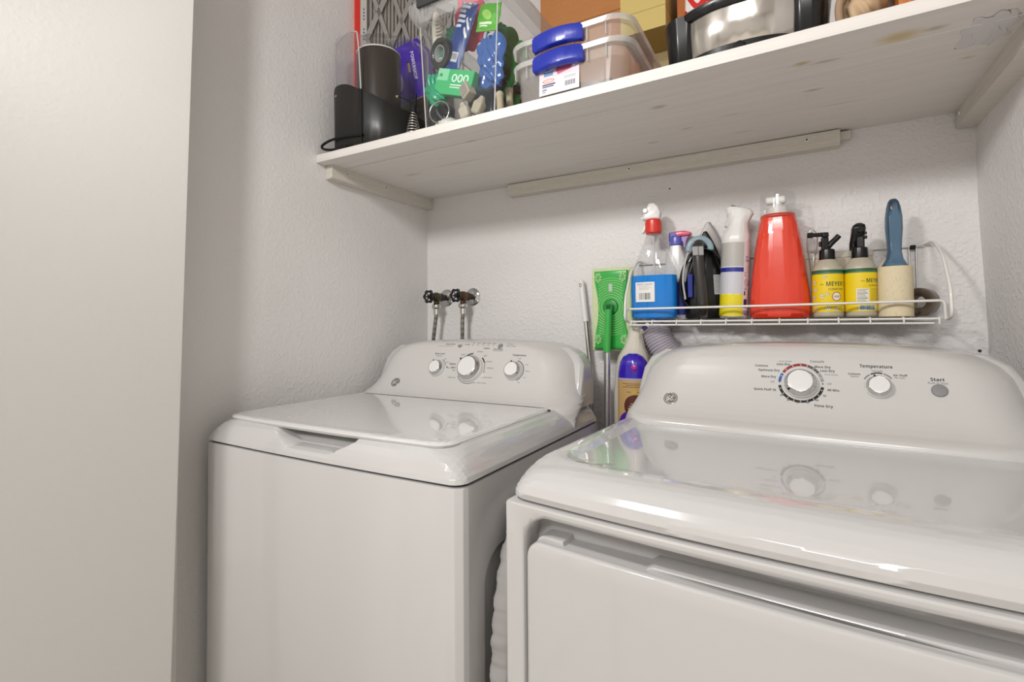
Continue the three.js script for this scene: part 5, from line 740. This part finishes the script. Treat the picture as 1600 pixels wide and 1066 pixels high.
{
  let t = thing('scrub_brush', 'white scrub brush upright in the left front corner of the tote', 'brush', [-0.781, 1.83, 0.405]); t.rotation.z = 0.10;
  part(t, 'brush_back', tube([[-0.010, 0.0, 0], [-0.013, 0.04, 0], [-0.012, 0.09, 0], [-0.004, 0.13, 0]], 0.0085, 30, 12), plastic(0.72, 0.68, 0.58, 0.5));
  const br = []; for (let i = 0; i < 12; i++) for (let k = -1; k <= 1; k++) br.push(rod([-0.008, 0.004 + i * 0.0095, k * 0.006], [0.012 + 0.003 * Math.sin(i * 2), 0.001 + i * 0.0095, k * 0.0075], 0.0019, 6)); const b = part(t, 'bristles', merge(br), matte(0.76, 0.73, 0.66)); b.userData.kind = 'stuff';
  t = thing('fabric_pouch', 'crimson fabric pouch near the top of the tote', 'pouch', [-0.712, 1.935, 0.375]);
  part(t, 'pouch_body', blob(0.044, 0.08, 0.02, 0.12, 2.6, 2), matte(0.66, 0.04, 0.10, 0.7)); part(t, 'dark_cord', tube([[-0.036, 0.03, 0.02], [-0.04, -0.01, 0.024], [-0.026, -0.035, 0.024]], 0.0016, 24, 6), M.black);
  t = thing('packet', 'long blue and clear packet lying slantwise across the middle of the tote', 'packet', [-0.712, 1.865, 0.418]); t.rotation.z = -0.40;
  const pm = canvasTex(256, 640, (g, w, h) => { g.fillStyle = '#1c3f86'; g.fillRect(0, 0, w, h); g.fillStyle = '#dfe6ee'; for (let i = 0; i < 5; i++) g.fillRect(24, 30 + i * 46, 130 - (i * 41) % 60, 26); g.fillStyle = '#e3e4e2'; for (let i = 0; i < 30; i++) { g.beginPath(); g.arc(170 + (i * 37) % 60, 150 + (i * 53) % 170, 12, 0, 7); g.fill(); } g.fillStyle = '#cfd3d6'; g.fillRect(40, 470, 160, 90); g.fillStyle = '#39424e'; for (let i = 0; i < 14; i++) g.fillRect(54 + i * 10, 482, 4 + i % 3, 54); });
  part(t, 'packet_body', packet(0.052, 0.165, 0.014, 0.0012, 1), printed(pm, 0.35)); part(t, 'hang_strip', rb(0.046, 0.014, 0.003, 0.001, 0, 0.076, 0), matte(0.7, 0.72, 0.74, 0.4));
  t = thing('packet', 'bright leaf-green packet at the top right of the tote', 'packet', [-0.632, 1.895, 0.412]); t.rotation.z = -0.22; const gm = canvasTex(256, 256, (g, w, h) => { g.fillStyle = '#58b82c'; g.fillRect(0, 0, w, h); g.fillStyle = '#a8e06a'; g.beginPath(); g.ellipse(120, 120, 70, 40, 0.6, 0, 7); g.fill(); g.fillStyle = '#eaf6dd'; g.fillRect(40, 190, 150, 22); g.fillRect(40, 220, 100, 12); });
  part(t, 'packet_body', packet(0.062, 0.062, 0.014, 0.0014, 3), printed(gm, 0.4)); part(t, 'fold', rb(0.062, 0.006, 0.004, 0.0015, 0, -0.032, 0), matte(0.16, 0.42, 0.06));
  t = thing('tape_roll', 'roll of black electrical tape seen face-on in the tote', 'tape roll', [-0.7685, 1.8365, 0.42], -0.25); t.rotation.order = 'YXZ'; t.rotation.x = 0.15;
  part(t, 'tape', lathe([[0.021, -0.009], [0.0365, -0.009], [0.0375, -0.008], [0.0375, 0.008], [0.0365, 0.009], [0.021, 0.009], [0.021, -0.009]], 56).rotateX(Math.PI / 2), phy({ color: rgb(0.018, 0.018, 0.020), roughness: 0.35, clearcoat: 0.3 })); part(t, 'core', lathe([[0.0165, -0.0088], [0.021, -0.0088], [0.021, 0.0088], [0.0165, 0.0088], [0.0165, -0.0088]], 48).rotateX(Math.PI / 2), matte(0.36, 0.38, 0.36), 'grey core'); part(t, 'core_card', lathe([[0, -0.006], [0.0165, -0.006], [0.0165, -0.004], [0, -0.004]], 40).rotateX(Math.PI / 2), matte(0.09, 0.22, 0.18), 'dark green card in the core');
  t = thing('marker_pen', 'yellow marker standing behind the tape roll at the left of the tote', 'pen', [-0.785, 1.79, 0.385]); t.rotation.z = 0.08; part(t, 'pen_body', cyl(0.0085, 0.0085, 0.10, 0, 0.05, 0, 20), plastic(0.72, 0.62, 0.08)); part(t, 'pen_cap', lathe([[0, 0.13], [0.006, 0.129], [0.0088, 0.12], [0.0092, 0.095], [0, 0.095]], 20), plastic(0.75, 0.66, 0.12));
  t = thing('cloth', 'dark green cloth bunched under the crimson pouch', 'cloth', [-0.757, 1.885, 0.385]); part(t, 'cloth_fold', blob(0.025, 0.034, 0.022, 0.22, 3.4, 4), matte(0.015, 0.13, 0.08, 0.7)); part(t, 'cloth_end', blob(0.014, 0.012, 0.012, 0.2, 3, 2, 3).translate(0.014, -0.03, 0.01), matte(0.015, 0.12, 0.075, 0.7));
  t = thing('rubber_glove', 'green rubber glove crumpled against the left wall of the tote', 'glove', [-0.778, 1.735, 0.428]); part(t, 'glove_palm', blob(0.032, 0.030, 0.018, 0.18, 3, 7), plastic(0.005, 0.34, 0.16, 0.4)); for (let k = 0; k < 4; k++) part(t, 'finger', tube([[-0.016 + k * 0.011, 0.016, 0.006], [-0.018 + k * 0.013, 0.034, 0.010], [-0.012 + k * 0.014, 0.046 - 0.004 * k, 0.012]], 0.0058, 16, 10), plastic(0.01, 0.37, 0.20, 0.4));
  t = thing('packet', 'pale green printed carton lying aslant below the tape roll', 'packet', [-0.7155, 1.742, 0.432], 0); t.rotation.z = -0.32; const cm = canvasTex(384, 256, (g, w, h) => { g.fillStyle = '#43b874'; g.fillRect(0, 0, w, h); g.fillStyle = '#8ad9a8'; g.fillRect(0, 0, 120, 120); g.strokeStyle = '#e4f7ea'; g.lineWidth = 13; for (const x of [190, 252, 314]) { g.beginPath(); g.ellipse(x, 86, 22, 34, 0, 0, 7); g.stroke(); } g.fillStyle = '#dff3e5'; g.fillRect(160, 150, 180, 12); g.fillRect(160, 176, 120, 10); g.fillStyle = '#2f66a8'; g.beginPath(); g.arc(310, 200, 28, 0, 7); g.fill(); });
  part(t, 'carton_body', rb(0.112, 0.062, 0.022, 0.002), matte(0.10, 0.50, 0.22, 0.4)); part(t, 'printed_front', new THREE.PlaneGeometry(0.1105, 0.0605).translate(0, 0, 0.0113), printed(cm, 0.35));
  t = thing('plug_adapter', 'small beige plug adapter near the middle of the tote', 'adapter', [-0.678, 1.712, 0.438], -0.3); t.rotation.z = 0.5; part(t, 'adapter_body', rb(0.030, 0.038, 0.026, 0.004), plastic(0.42, 0.38, 0.30, 0.5)); part(t, 'socket_face', rb(0.020, 0.026, 0.002, 0.0008, 0, 0, 0.0135), matte(0.30, 0.28, 0.24));
  t = thing('metal_ring', 'thin bright metal ring leaning at the bottom of the tote', 'ring', [-0.762, 1.6795, 0.440], 0.2); part(t, 'ring_wire', new THREE.TorusGeometry(0.0265, 0.0019, 10, 64), M.chrome); part(t, 'ring_clasp', rb(0.006, 0.008, 0.005, 0.0015, 0, -0.0265, 0), M.steel);
  t = thing('door_stop', 'white domed plastic piece on the floor of the tote', 'plastic part', [-0.737, 1.632, 0.432]); part(t, 'dome', lathe([[0, 0.026], [0.018, 0.024], [0.028, 0.014], [0.030, 0.0], [0, 0]], 36), plastic(0.72, 0.70, 0.66)); part(t, 'stem', T(cyl(0.005, 0.006, 0.018), -0.028, 0.012, 0.006, 0, 0, 1.1), plastic(0.72, 0.70, 0.66));
  for (const [x, y, z, r, c, l] of [[-0.685, 1.662, 0.438, 0.3, [0.50, 0.46, 0.36], 'beige plug lying at the bottom front of the tote'], [-0.648, 1.668, 0.435, -0.5, [0.44, 0.40, 0.30], 'darker tan plug beside the beige plug in the tote']]) { t = thing('power_plug', l, 'plug', [x, y, z]); t.rotation.z = r; part(t, 'plug_body', eloft([[-0.018, 0.010, 0.009], [-0.014, 0.014, 0.012], [0.008, 0.015, 0.013], [0.016, 0.009, 0.008], [0.026, 0.005, 0.005]], { e: 3 }), plastic(...c, 0.5)); for (const s of [-1, 1]) part(t, 'prong', rb(0.0015, 0.012, 0.005, 0.0004, s * 0.006, -0.023, 0), M.steel); }
  t = thing('cable', 'tangle of black cable in the lower left of the tote', 'cable', [-0.772, 1.645, 0.405]); for (let k = 0; k < 4; k++) { const p = []; for (let i = 0; i < 12; i++) { const a = i / 12 * Math.PI * 2; p.push([0.006 + (0.016 + 0.003 * k) * Math.cos(a + k), 0.036 + (0.030 - 0.002 * k) * Math.sin(a), 0.012 * Math.sin(a * 1 + k) + 0.010 * (k - 1)]); } part(t, 'cable_loop', tube(p, 0.0026, 70, 7, true), k === 2 ? matte(0.10, 0.12, 0.16, 0.5) : M.black); }
  t = thing('plastic_bag', 'blue tinted clear bag bunched in the right half of the tote', 'bag', [-0.633, 1.79, 0.40]); part(t, 'bag_film', blob(0.036, 0.066, 0.022, 0.2, 3.3, 5), phy({ color: rgb(0.06, 0.19, 0.60), roughness: 0.10, transmission: 0.3, thickness: 0, clearcoat: 1, clearcoatRoughness: 0.08 })); part(t, 'tie', new THREE.TorusGeometry(0.008, 0.002, 8, 24).rotateX(1.3).translate(0.004, 0.058, 0.006), matte(0.6, 0.62, 0.64));
  t = thing('nylon_strap', 'rolled bright green nylon strap by the right wall of the tote', 'strap', [-0.618, 1.80, 0.31], 0.9); part(t, 'strap_loop', tube([[-0.03, -0.07, 0], [-0.01, -0.02, 0.01], [0.0, 0.04, 0.006], [0.02, 0.08, 0], [0.03, 0.03, -0.01], [0.016, -0.03, -0.012], [0.004, -0.085, -0.004]], 0.0085, 80, 8), matte(0.01, 0.36, 0.07, 0.6)); part(t, 'buckle', rb(0.026, 0.02, 0.01, 0.003, 0.004, -0.05, 0.012), M.blackMatte);
  t = thing('cord_bundle', 'coil of white cord at the upper right of the tote', 'cord', [-0.625, 1.855, 0.25], 1.1); for (let k = 0; k < 3; k++) part(t, 'cord_loop', new THREE.TorusGeometry(0.022 + 0.003 * k, 0.0035, 8, 40).rotateX(0.5 + 0.25 * k).translate(0, 0.004 * k, 0.004 * k), plastic(0.72, 0.70, 0.64));
  for (const [z, h, l] of [[0.40, 0.07, 'nearer of two beige wooden pegs by the right wall of the tote'], [0.35, 0.10, 'farther of two beige wooden pegs by the right wall of the tote']]) { t = thing('wooden_peg', l, 'peg', [-0.606, 1.632, z]); t.rotation.z = 0.06; part(t, 'peg_body', cyl(0.0085, 0.0095, h, 0, h / 2, 0, 20), matte(0.56, 0.47, 0.33)); part(t, 'peg_head', new THREE.SphereGeometry(0.0105, 20, 14).translate(0, h, 0), matte(0.58, 0.50, 0.36)); }
  t = thing('cloth_bundle', 'slate grey cloth bundle filling the middle of the tote behind the front things', 'cloth', [-0.70, 1.735, 0.28]); part(t, 'bundle', blob(0.066, 0.083, 0.07, 0.1, 3, 8), matte(0.05, 0.08, 0.10)); part(t, 'bundle_tie', new THREE.TorusGeometry(0.05, 0.004, 8, 40).rotateX(Math.PI / 2).translate(0, 0.07, 0.01), matte(0.5, 0.5, 0.45));
  t = thing('cloth_bundle', 'bottle-green cloth bundle high in the back of the tote', 'cloth', [-0.665, 1.86, 0.30]); part(t, 'bundle', blob(0.055, 0.06, 0.05, 0.16, 3.2, 3), matte(0.025, 0.15, 0.05)); part(t, 'bundle_knot', blob(0.014, 0.012, 0.014, 0.2, 3, 1, 3).translate(0.01, 0.06, 0.02), matte(0.05, 0.18, 0.08));
}
// ---- two shallow clear bins stacked one in the other, blue handles
const blueH = phy({ color: rgb(0.012, 0.028, 0.36), roughness: 0.35, clearcoat: 0.3, clearcoatRoughness: 0.2 });
{
  const mk = (label, y0, y1, w, d) => {
    const t = thing('shallow_bin', label, 'storage box', [-0.409, SY(-0.41), 0.296]);
    const R = 0.045, L = y0 < 0.02 ? [[0.001, w - 0.010, d - 0.010], [0.004, w - 0.005, d - 0.005], [y1 - 0.012, w, d]] : [[y0, w - 0.004, d - 0.004], [y1 - 0.012, w, d]];
    part(t, 'bin_wall', loft(L.map(([y, a, b]) => rring(a, -b, b, R, R, y, { k: 12 })), { top: false, bottom: true, crease: 0.9 }), M.bin, 'clear plastic walls');
    const rim = [[y1 - 0.013, w, d], [y1 - 0.012, w + 0.009, d + 0.009], [y1 - 0.002, w + 0.011, d + 0.011], [y1, w + 0.009, d + 0.009], [y1 + 0.001, w, d]];
    part(t, 'rim', loft(rim.map(([y, a, b]) => rring(a, -b, b, R + 0.005, R + 0.005, y, { k: 12 })), { top: false, bottom: false, crease: 0.8 }), M.binRim, 'milky rim');
    for (const x of [-0.118, -0.09, 0.02, 0.05, 0.09]) part(t, 'rim_rib', rb(0.0022, 0.026, 0.008, 0.001, x, y1 - 0.024, d + 0.003), M.binRim);
    const h = []; const sh = new THREE.Shape(); sh.moveTo(-0.062, 0); sh.quadraticCurveTo(0, 0.026, 0.054, 0); sh.lineTo(0.054, -0.016); sh.quadraticCurveTo(0, 0.006, -0.062, -0.016); sh.closePath();
    part(t, 'handle', toCreasedNormals(extrude(sh, 0.038, 0.008, [], 4, 24).rotateX(Math.PI / 2).translate(-0.012, y1 + 0.003, d + 0.010), 0.8), blueH, 'blue plastic handle');
    return t;
  };
  const a = mk('lower of two nested shallow clear bins with blue handles on the shelf', 0, 0.098, 0.130, 0.168);
  mk('upper of two nested shallow clear bins with blue handles on the shelf', 0.066, 0.142, 0.131, 0.169);
  const st = canvasTex(512, 448, (g, w, h) => {
    g.fillStyle = '#e7e2e2'; g.fillRect(0, 0, w, h); g.fillStyle = '#d5c6d8'; g.fillRect(0, 0, w, 210); g.fillStyle = '#e3d2d8'; g.fillRect(0, 150, w, 60);
    g.fillStyle = '#6f8fb4'; g.fillRect(60, 110, 120, 70); g.fillStyle = '#cfd9e6'; g.fillRect(70, 96, 104, 26); g.fillStyle = '#2d3f96'; g.fillRect(80, 84, 50, 16); g.fillStyle = '#c4607e'; g.beginPath(); g.moveTo(210, 100); g.lineTo(420, 60); g.lineTo(410, 150); g.lineTo(240, 190); g.fill(); g.fillStyle = '#2d3f96'; g.fillRect(220, 78, 56, 16);
    g.fillStyle = '#d2544c'; g.beginPath(); g.ellipse(120, 250, 78, 28, 0, 0, 7); g.fill(); g.fillStyle = '#f0ece8'; g.beginPath(); g.ellipse(120, 250, 66, 18, 0, 0, 7); g.fill(); txt(g, 'STERILITE', 120, 251, 22, { bold: true, color: '#c23a34' });
    g.fillStyle = '#4a4c74'; g.fillRect(40, 290, 170, 22); g.fillRect(40, 320, 150, 18); g.fillStyle = '#8a8ba6'; g.fillRect(40, 360, 60, 26); g.fillRect(40, 398, 44, 14);
    g.fillStyle = '#9a9aa8'; for (let i = 0; i < 2; i++) g.fillRect(320, 240 + i * 20, 150, 8); for (let i = 0; i < 17; i++) { g.fillStyle = '#4c4f66'; g.fillRect(330 + i * 8, 310, 3 + (i * 5) % 4, 70); }
  });
  part(a, 'label_sticker', new THREE.BoxGeometry(0.092, 0.068, 0.0008).rotateX(-0.04).translate(-0.016, 0.048, 0.1685), printed(st, 0.4), 'printed white and pink sticker');
  let t = thing('paper_bundle', 'bundle of grey papers lying in the lower shallow bin', 'papers', [-0.44, SY(-0.41) + 0.006, 0.36], 0.25); for (let i = 0; i < 4; i++) part(t, 'sheet_stack', rb(0.12 - 0.006 * i, 0.009, 0.16, 0.002, 0.003 * i, 0.005 + 0.0095 * i, 0).rotateY(0.05 * i), matte(0.40 - 0.04 * i, 0.37 - 0.04 * i, 0.35 - 0.03 * i));
  t = thing('tool_pouch', 'dark grey pouch in the right half of the lower shallow bin', 'pouch', [-0.36, SY(-0.36) + 0.030, 0.345]); part(t, 'pouch_body', blob(0.042, 0.026, 0.06, 0.1, 2.4, 3), matte(0.10, 0.095, 0.10)); part(t, 'pouch_flap', rb(0.05, 0.004, 0.05, 0.0015, 0, 0.024, 0.02), matte(0.13, 0.125, 0.13));
  t = thing('wood_block', 'small brown wooden block in the lower shallow bin', 'block', [-0.408, SY(-0.4) + 0.012, 0.435], 0.7); part(t, 'block_body', rb(0.028, 0.022, 0.02, 0.002), matte(0.26, 0.18, 0.12)); part(t, 'block_groove', rb(0.024, 0.003, 0.0015, 0.0005, 0, 0, 0.0102), matte(0.12, 0.08, 0.05));
}
const cardN = tileNoise(8, 220, 41), cardN2 = tileNoise(90, 90, 42);
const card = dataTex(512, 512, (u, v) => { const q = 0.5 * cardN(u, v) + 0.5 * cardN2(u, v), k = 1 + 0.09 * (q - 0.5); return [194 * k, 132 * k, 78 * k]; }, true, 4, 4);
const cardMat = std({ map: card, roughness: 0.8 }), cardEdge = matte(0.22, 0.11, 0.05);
{ // cardboard box
  const t = thing('cardboard_box', 'large orange-brown cardboard box standing behind the clear bins', 'box', [-0.505, SY(-0.5), 0.040]), w = 0.30, h = 0.56;
  part(t, 'box_front', box(-w / 2, w / 2, 0, h, 0.036, 0.040), cardMat); part(t, 'box_back', box(-w / 2, w / 2, 0, h, -0.036, -0.032), cardMat); for (const s of [-1, 1]) part(t, 'box_side', box(s * w / 2 - 0.002, s * w / 2 + 0.002, 0, h, -0.032, 0.036), cardMat); part(t, 'box_top', box(-w / 2, w / 2, h - 0.004, h, -0.032, 0.036), cardMat);
  part(t, 'front_flap', box(-w / 2 + 0.001, w / 2 - 0.001, 0.318, h - 0.16, 0.0403, 0.0438), cardMat, 'folded flap with a dark cut edge');
  part(t, 'flap_edge', merge([box(-w / 2 + 0.001, w / 2 - 0.002, 0.3165, 0.3185, 0.0401, 0.0442), T(box(-0.001, 0.001, 0, 0.014, 0, 0.001), -0.055, 0.318, 0.0440, 0, 0, -0.25), T(box(-0.001, 0.001, 0, 0.016, 0, 0.001), -0.02, 0.318, 0.0440)]), cardEdge);
  part(t, 'upper_panel', box(-w / 2 + 0.036, w / 2 - 0.001, h - 0.158, h - 0.002, 0.0403, 0.0433), cardMat);
}
{
  const t = thing('cardboard_box', 'brown cardboard box to the right of the orange-brown one, under the yellow box', 'box', [-0.292, SY(-0.29), 0.10]), w = 0.104, h = 0.235;
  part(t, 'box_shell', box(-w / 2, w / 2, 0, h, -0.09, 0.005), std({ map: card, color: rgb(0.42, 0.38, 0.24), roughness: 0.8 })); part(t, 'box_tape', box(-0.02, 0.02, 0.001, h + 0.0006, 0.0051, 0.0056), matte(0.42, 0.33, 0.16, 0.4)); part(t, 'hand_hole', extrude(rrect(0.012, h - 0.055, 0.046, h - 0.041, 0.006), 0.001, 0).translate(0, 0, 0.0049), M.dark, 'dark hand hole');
  const u = thing('cardboard_box', 'pale yellow box lying on the brown cardboard box', 'box', [-0.315, SY(-0.3) + 0.2365, 0.12]);
  part(u, 'box_shell', box(-0.05, 0.06, 0, 0.14, -0.08, 0.10), matte(0.60, 0.46, 0.15, 0.6)); part(u, 'lid_line', box(-0.0505, 0.0605, 0.05, 0.0515, -0.0805, 0.1005), matte(0.42, 0.32, 0.12));
  const v = thing('cardboard_box', 'narrow reddish-brown box standing between the yellow box and the striped bag', 'box', [-0.2275, SY(-0.2), 0.10]); part(v, 'box_shell', box(-0.010, 0.010, 0, 0.40, -0.06, 0.07), std({ map: card, color: rgb(0.9, 0.66, 0.55), roughness: 0.8 })); part(v, 'box_seam', box(-0.0105, 0.0105, 0.2, 0.2012, -0.0605, 0.0705), cardEdge);
}
{ // striped bag
  const t = thing('striped_bag', 'paper bag with curved red and white stripes behind the slow cooker', 'bag', [-0.150, SY(-0.11), 0.18]);
  const m = canvasTex(512, 1024, (g, w, h) => { g.fillStyle = '#ebe4e0'; g.fillRect(0, 0, w, h); g.strokeStyle = '#cf1f1c'; g.lineWidth = 34; for (let i = -2; i < 16; i++) { g.beginPath(); for (let x = 0; x <= w; x += 8) { const y = i * 80 + 40 * Math.sin(x / 70 + (i % 2)) + 26 * Math.sin(x / 33 + i) + x * 0.16; x ? g.lineTo(x, y) : g.moveTo(x, y); } g.stroke(); } });
  const g = eloft([[0, 0.062, 0.036], [0.01, 0.066, 0.04], [0.2, 0.066, 0.04], [0.34, 0.064, 0.03], [0.42, 0.064, 0.012], [0.425, 0.06, 0.004]], { e: 5, n: 64, uv: (x, y, z) => [(x + 0.066) / 0.132, y / 0.43] }); part(t, 'bag_body', g, printed(m, 0.5)); part(t, 'folded_top', rb(0.126, 0.03, 0.01, 0.003, 0, 0.425, 0), matte(0.75, 0.7, 0.68));
}
{ // slow cooker
  const t = thing('slow_cooker', 'oval steel slow cooker with a black rim and black end pieces at the shelf edge', 'slow cooker', [-0.077, SY(-0.08), 0.362]);
  const st = std({ color: rgb(0.60, 0.57, 0.53), roughness: 0.16, metalness: 1 }), E = { e: 2.3, n: 96 };
  part(t, 'base', eloft([[0.006, 0.108, 0.088], [0.010, 0.115, 0.094], [0.024, 0.119, 0.097], [0.026, 0.117, 0.096]], E), M.black, 'black base'); for (const [x, z] of [[-0.08, 0.05], [0.08, 0.05], [-0.08, -0.05], [0.08, -0.05]]) part(t, 'foot', cyl(0.008, 0.009, 0.007, x, 0.0035, z, 20), M.blackMatte);
  part(t, 'steel_band', eloft([[0.024, 0.117, 0.096], [0.026, 0.1185, 0.0975], [0.07, 0.1245, 0.1025], [0.096, 0.1265, 0.1045]], { ...E, top: false, bottom: false }), st, 'brushed steel band');
  part(t, 'rim', eloft([[0.090, 0.127, 0.105], [0.0905, 0.133, 0.109], [0.096, 0.1375, 0.1125], [0.104, 0.1385, 0.1135], [0.108, 0.135, 0.110], [0.108, 0.112, 0.09]], { ...E, bottom: false }), M.black, 'black rim');
  part(t, 'lid', eloft([[0.108, 0.116, 0.093], [0.119, 0.106, 0.085], [0.134, 0.076, 0.06], [0.142, 0.03, 0.026]], { e: 2.2, n: 64 }), phy({ color: rgb(0.3, 0.3, 0.3), roughness: 0.1, transmission: 0.7, thickness: 0 })); part(t, 'lid_knob', lathe([[0, 0.164], [0.014, 0.164], [0.018, 0.158], [0.01, 0.148], [0.01, 0.14], [0, 0.14]], 24), M.black);
  for (const s of [-1, 1]) part(t, 'end_piece', eloft([[0.018, 0.030, 0.058], [0.026, 0.034, 0.064], [0.075, 0.038, 0.070], [0.104, 0.041, 0.074], [0.108, 0.036, 0.068]], { e: 2.4, n: 48 }).translate(s * (s > 0 ? 0.104 : 0.1), 0, 0.016), M.black, 'black end piece');
  part(t, 'control_knob', T(lathe([[0, 0.008], [0.008, 0.008], [0.010, 0.005], [0.011, 0], [0, 0]], 32), 0.0, 0.014, 0.095, Math.PI / 2), M.blackMatte);
}
{
  let t = thing('fabric_bag', 'crumpled beige fabric bag right of the slow cooker', 'bag', [0.110, SY(0.11) + 0.052, 0.40]); part(t, 'bag_body', blob(0.032, 0.056, 0.05, 0.16, 3.2, 6), matte(0.56, 0.40, 0.25)); part(t, 'bag_strap', tube([[-0.02, 0.04, 0.03], [-0.036, 0.0, 0.036], [-0.034, -0.035, 0.03], [-0.03, -0.05, 0.02]], 0.006, 30, 8), matte(0.36, 0.25, 0.16));
  t = thing('wooden_box', 'knotty orange-brown wooden box at the right of the beige bag', 'box', [0.215, SY(0.215), 0.36]); const wm = dataTex(256, 256, (u, v) => { const q = wn(v, u) * 0.6 + wn3(v, u) * 0.4, k = 0.8 + 0.4 * q; return [176 * k, 106 * k, 44 * k]; }, true, 3, 3); const wmat = std({ map: wm, roughness: 0.5 });
  for (let i = 0; i < 3; i++) part(t, 'board', box(-0.065, 0.065, 0.001 + i * 0.05, 0.049 + i * 0.05, 0.082, 0.094), wmat); for (const s of [-1, 1]) part(t, 'end_board', box(s * 0.059 - 0.006, s * 0.059 + 0.006, 0.001, 0.149, -0.09, 0.0818), wmat); part(t, 'back_board', box(-0.053, 0.053, 0.001, 0.149, -0.09, -0.078), wmat);
}
renderer.render(scene, camera);
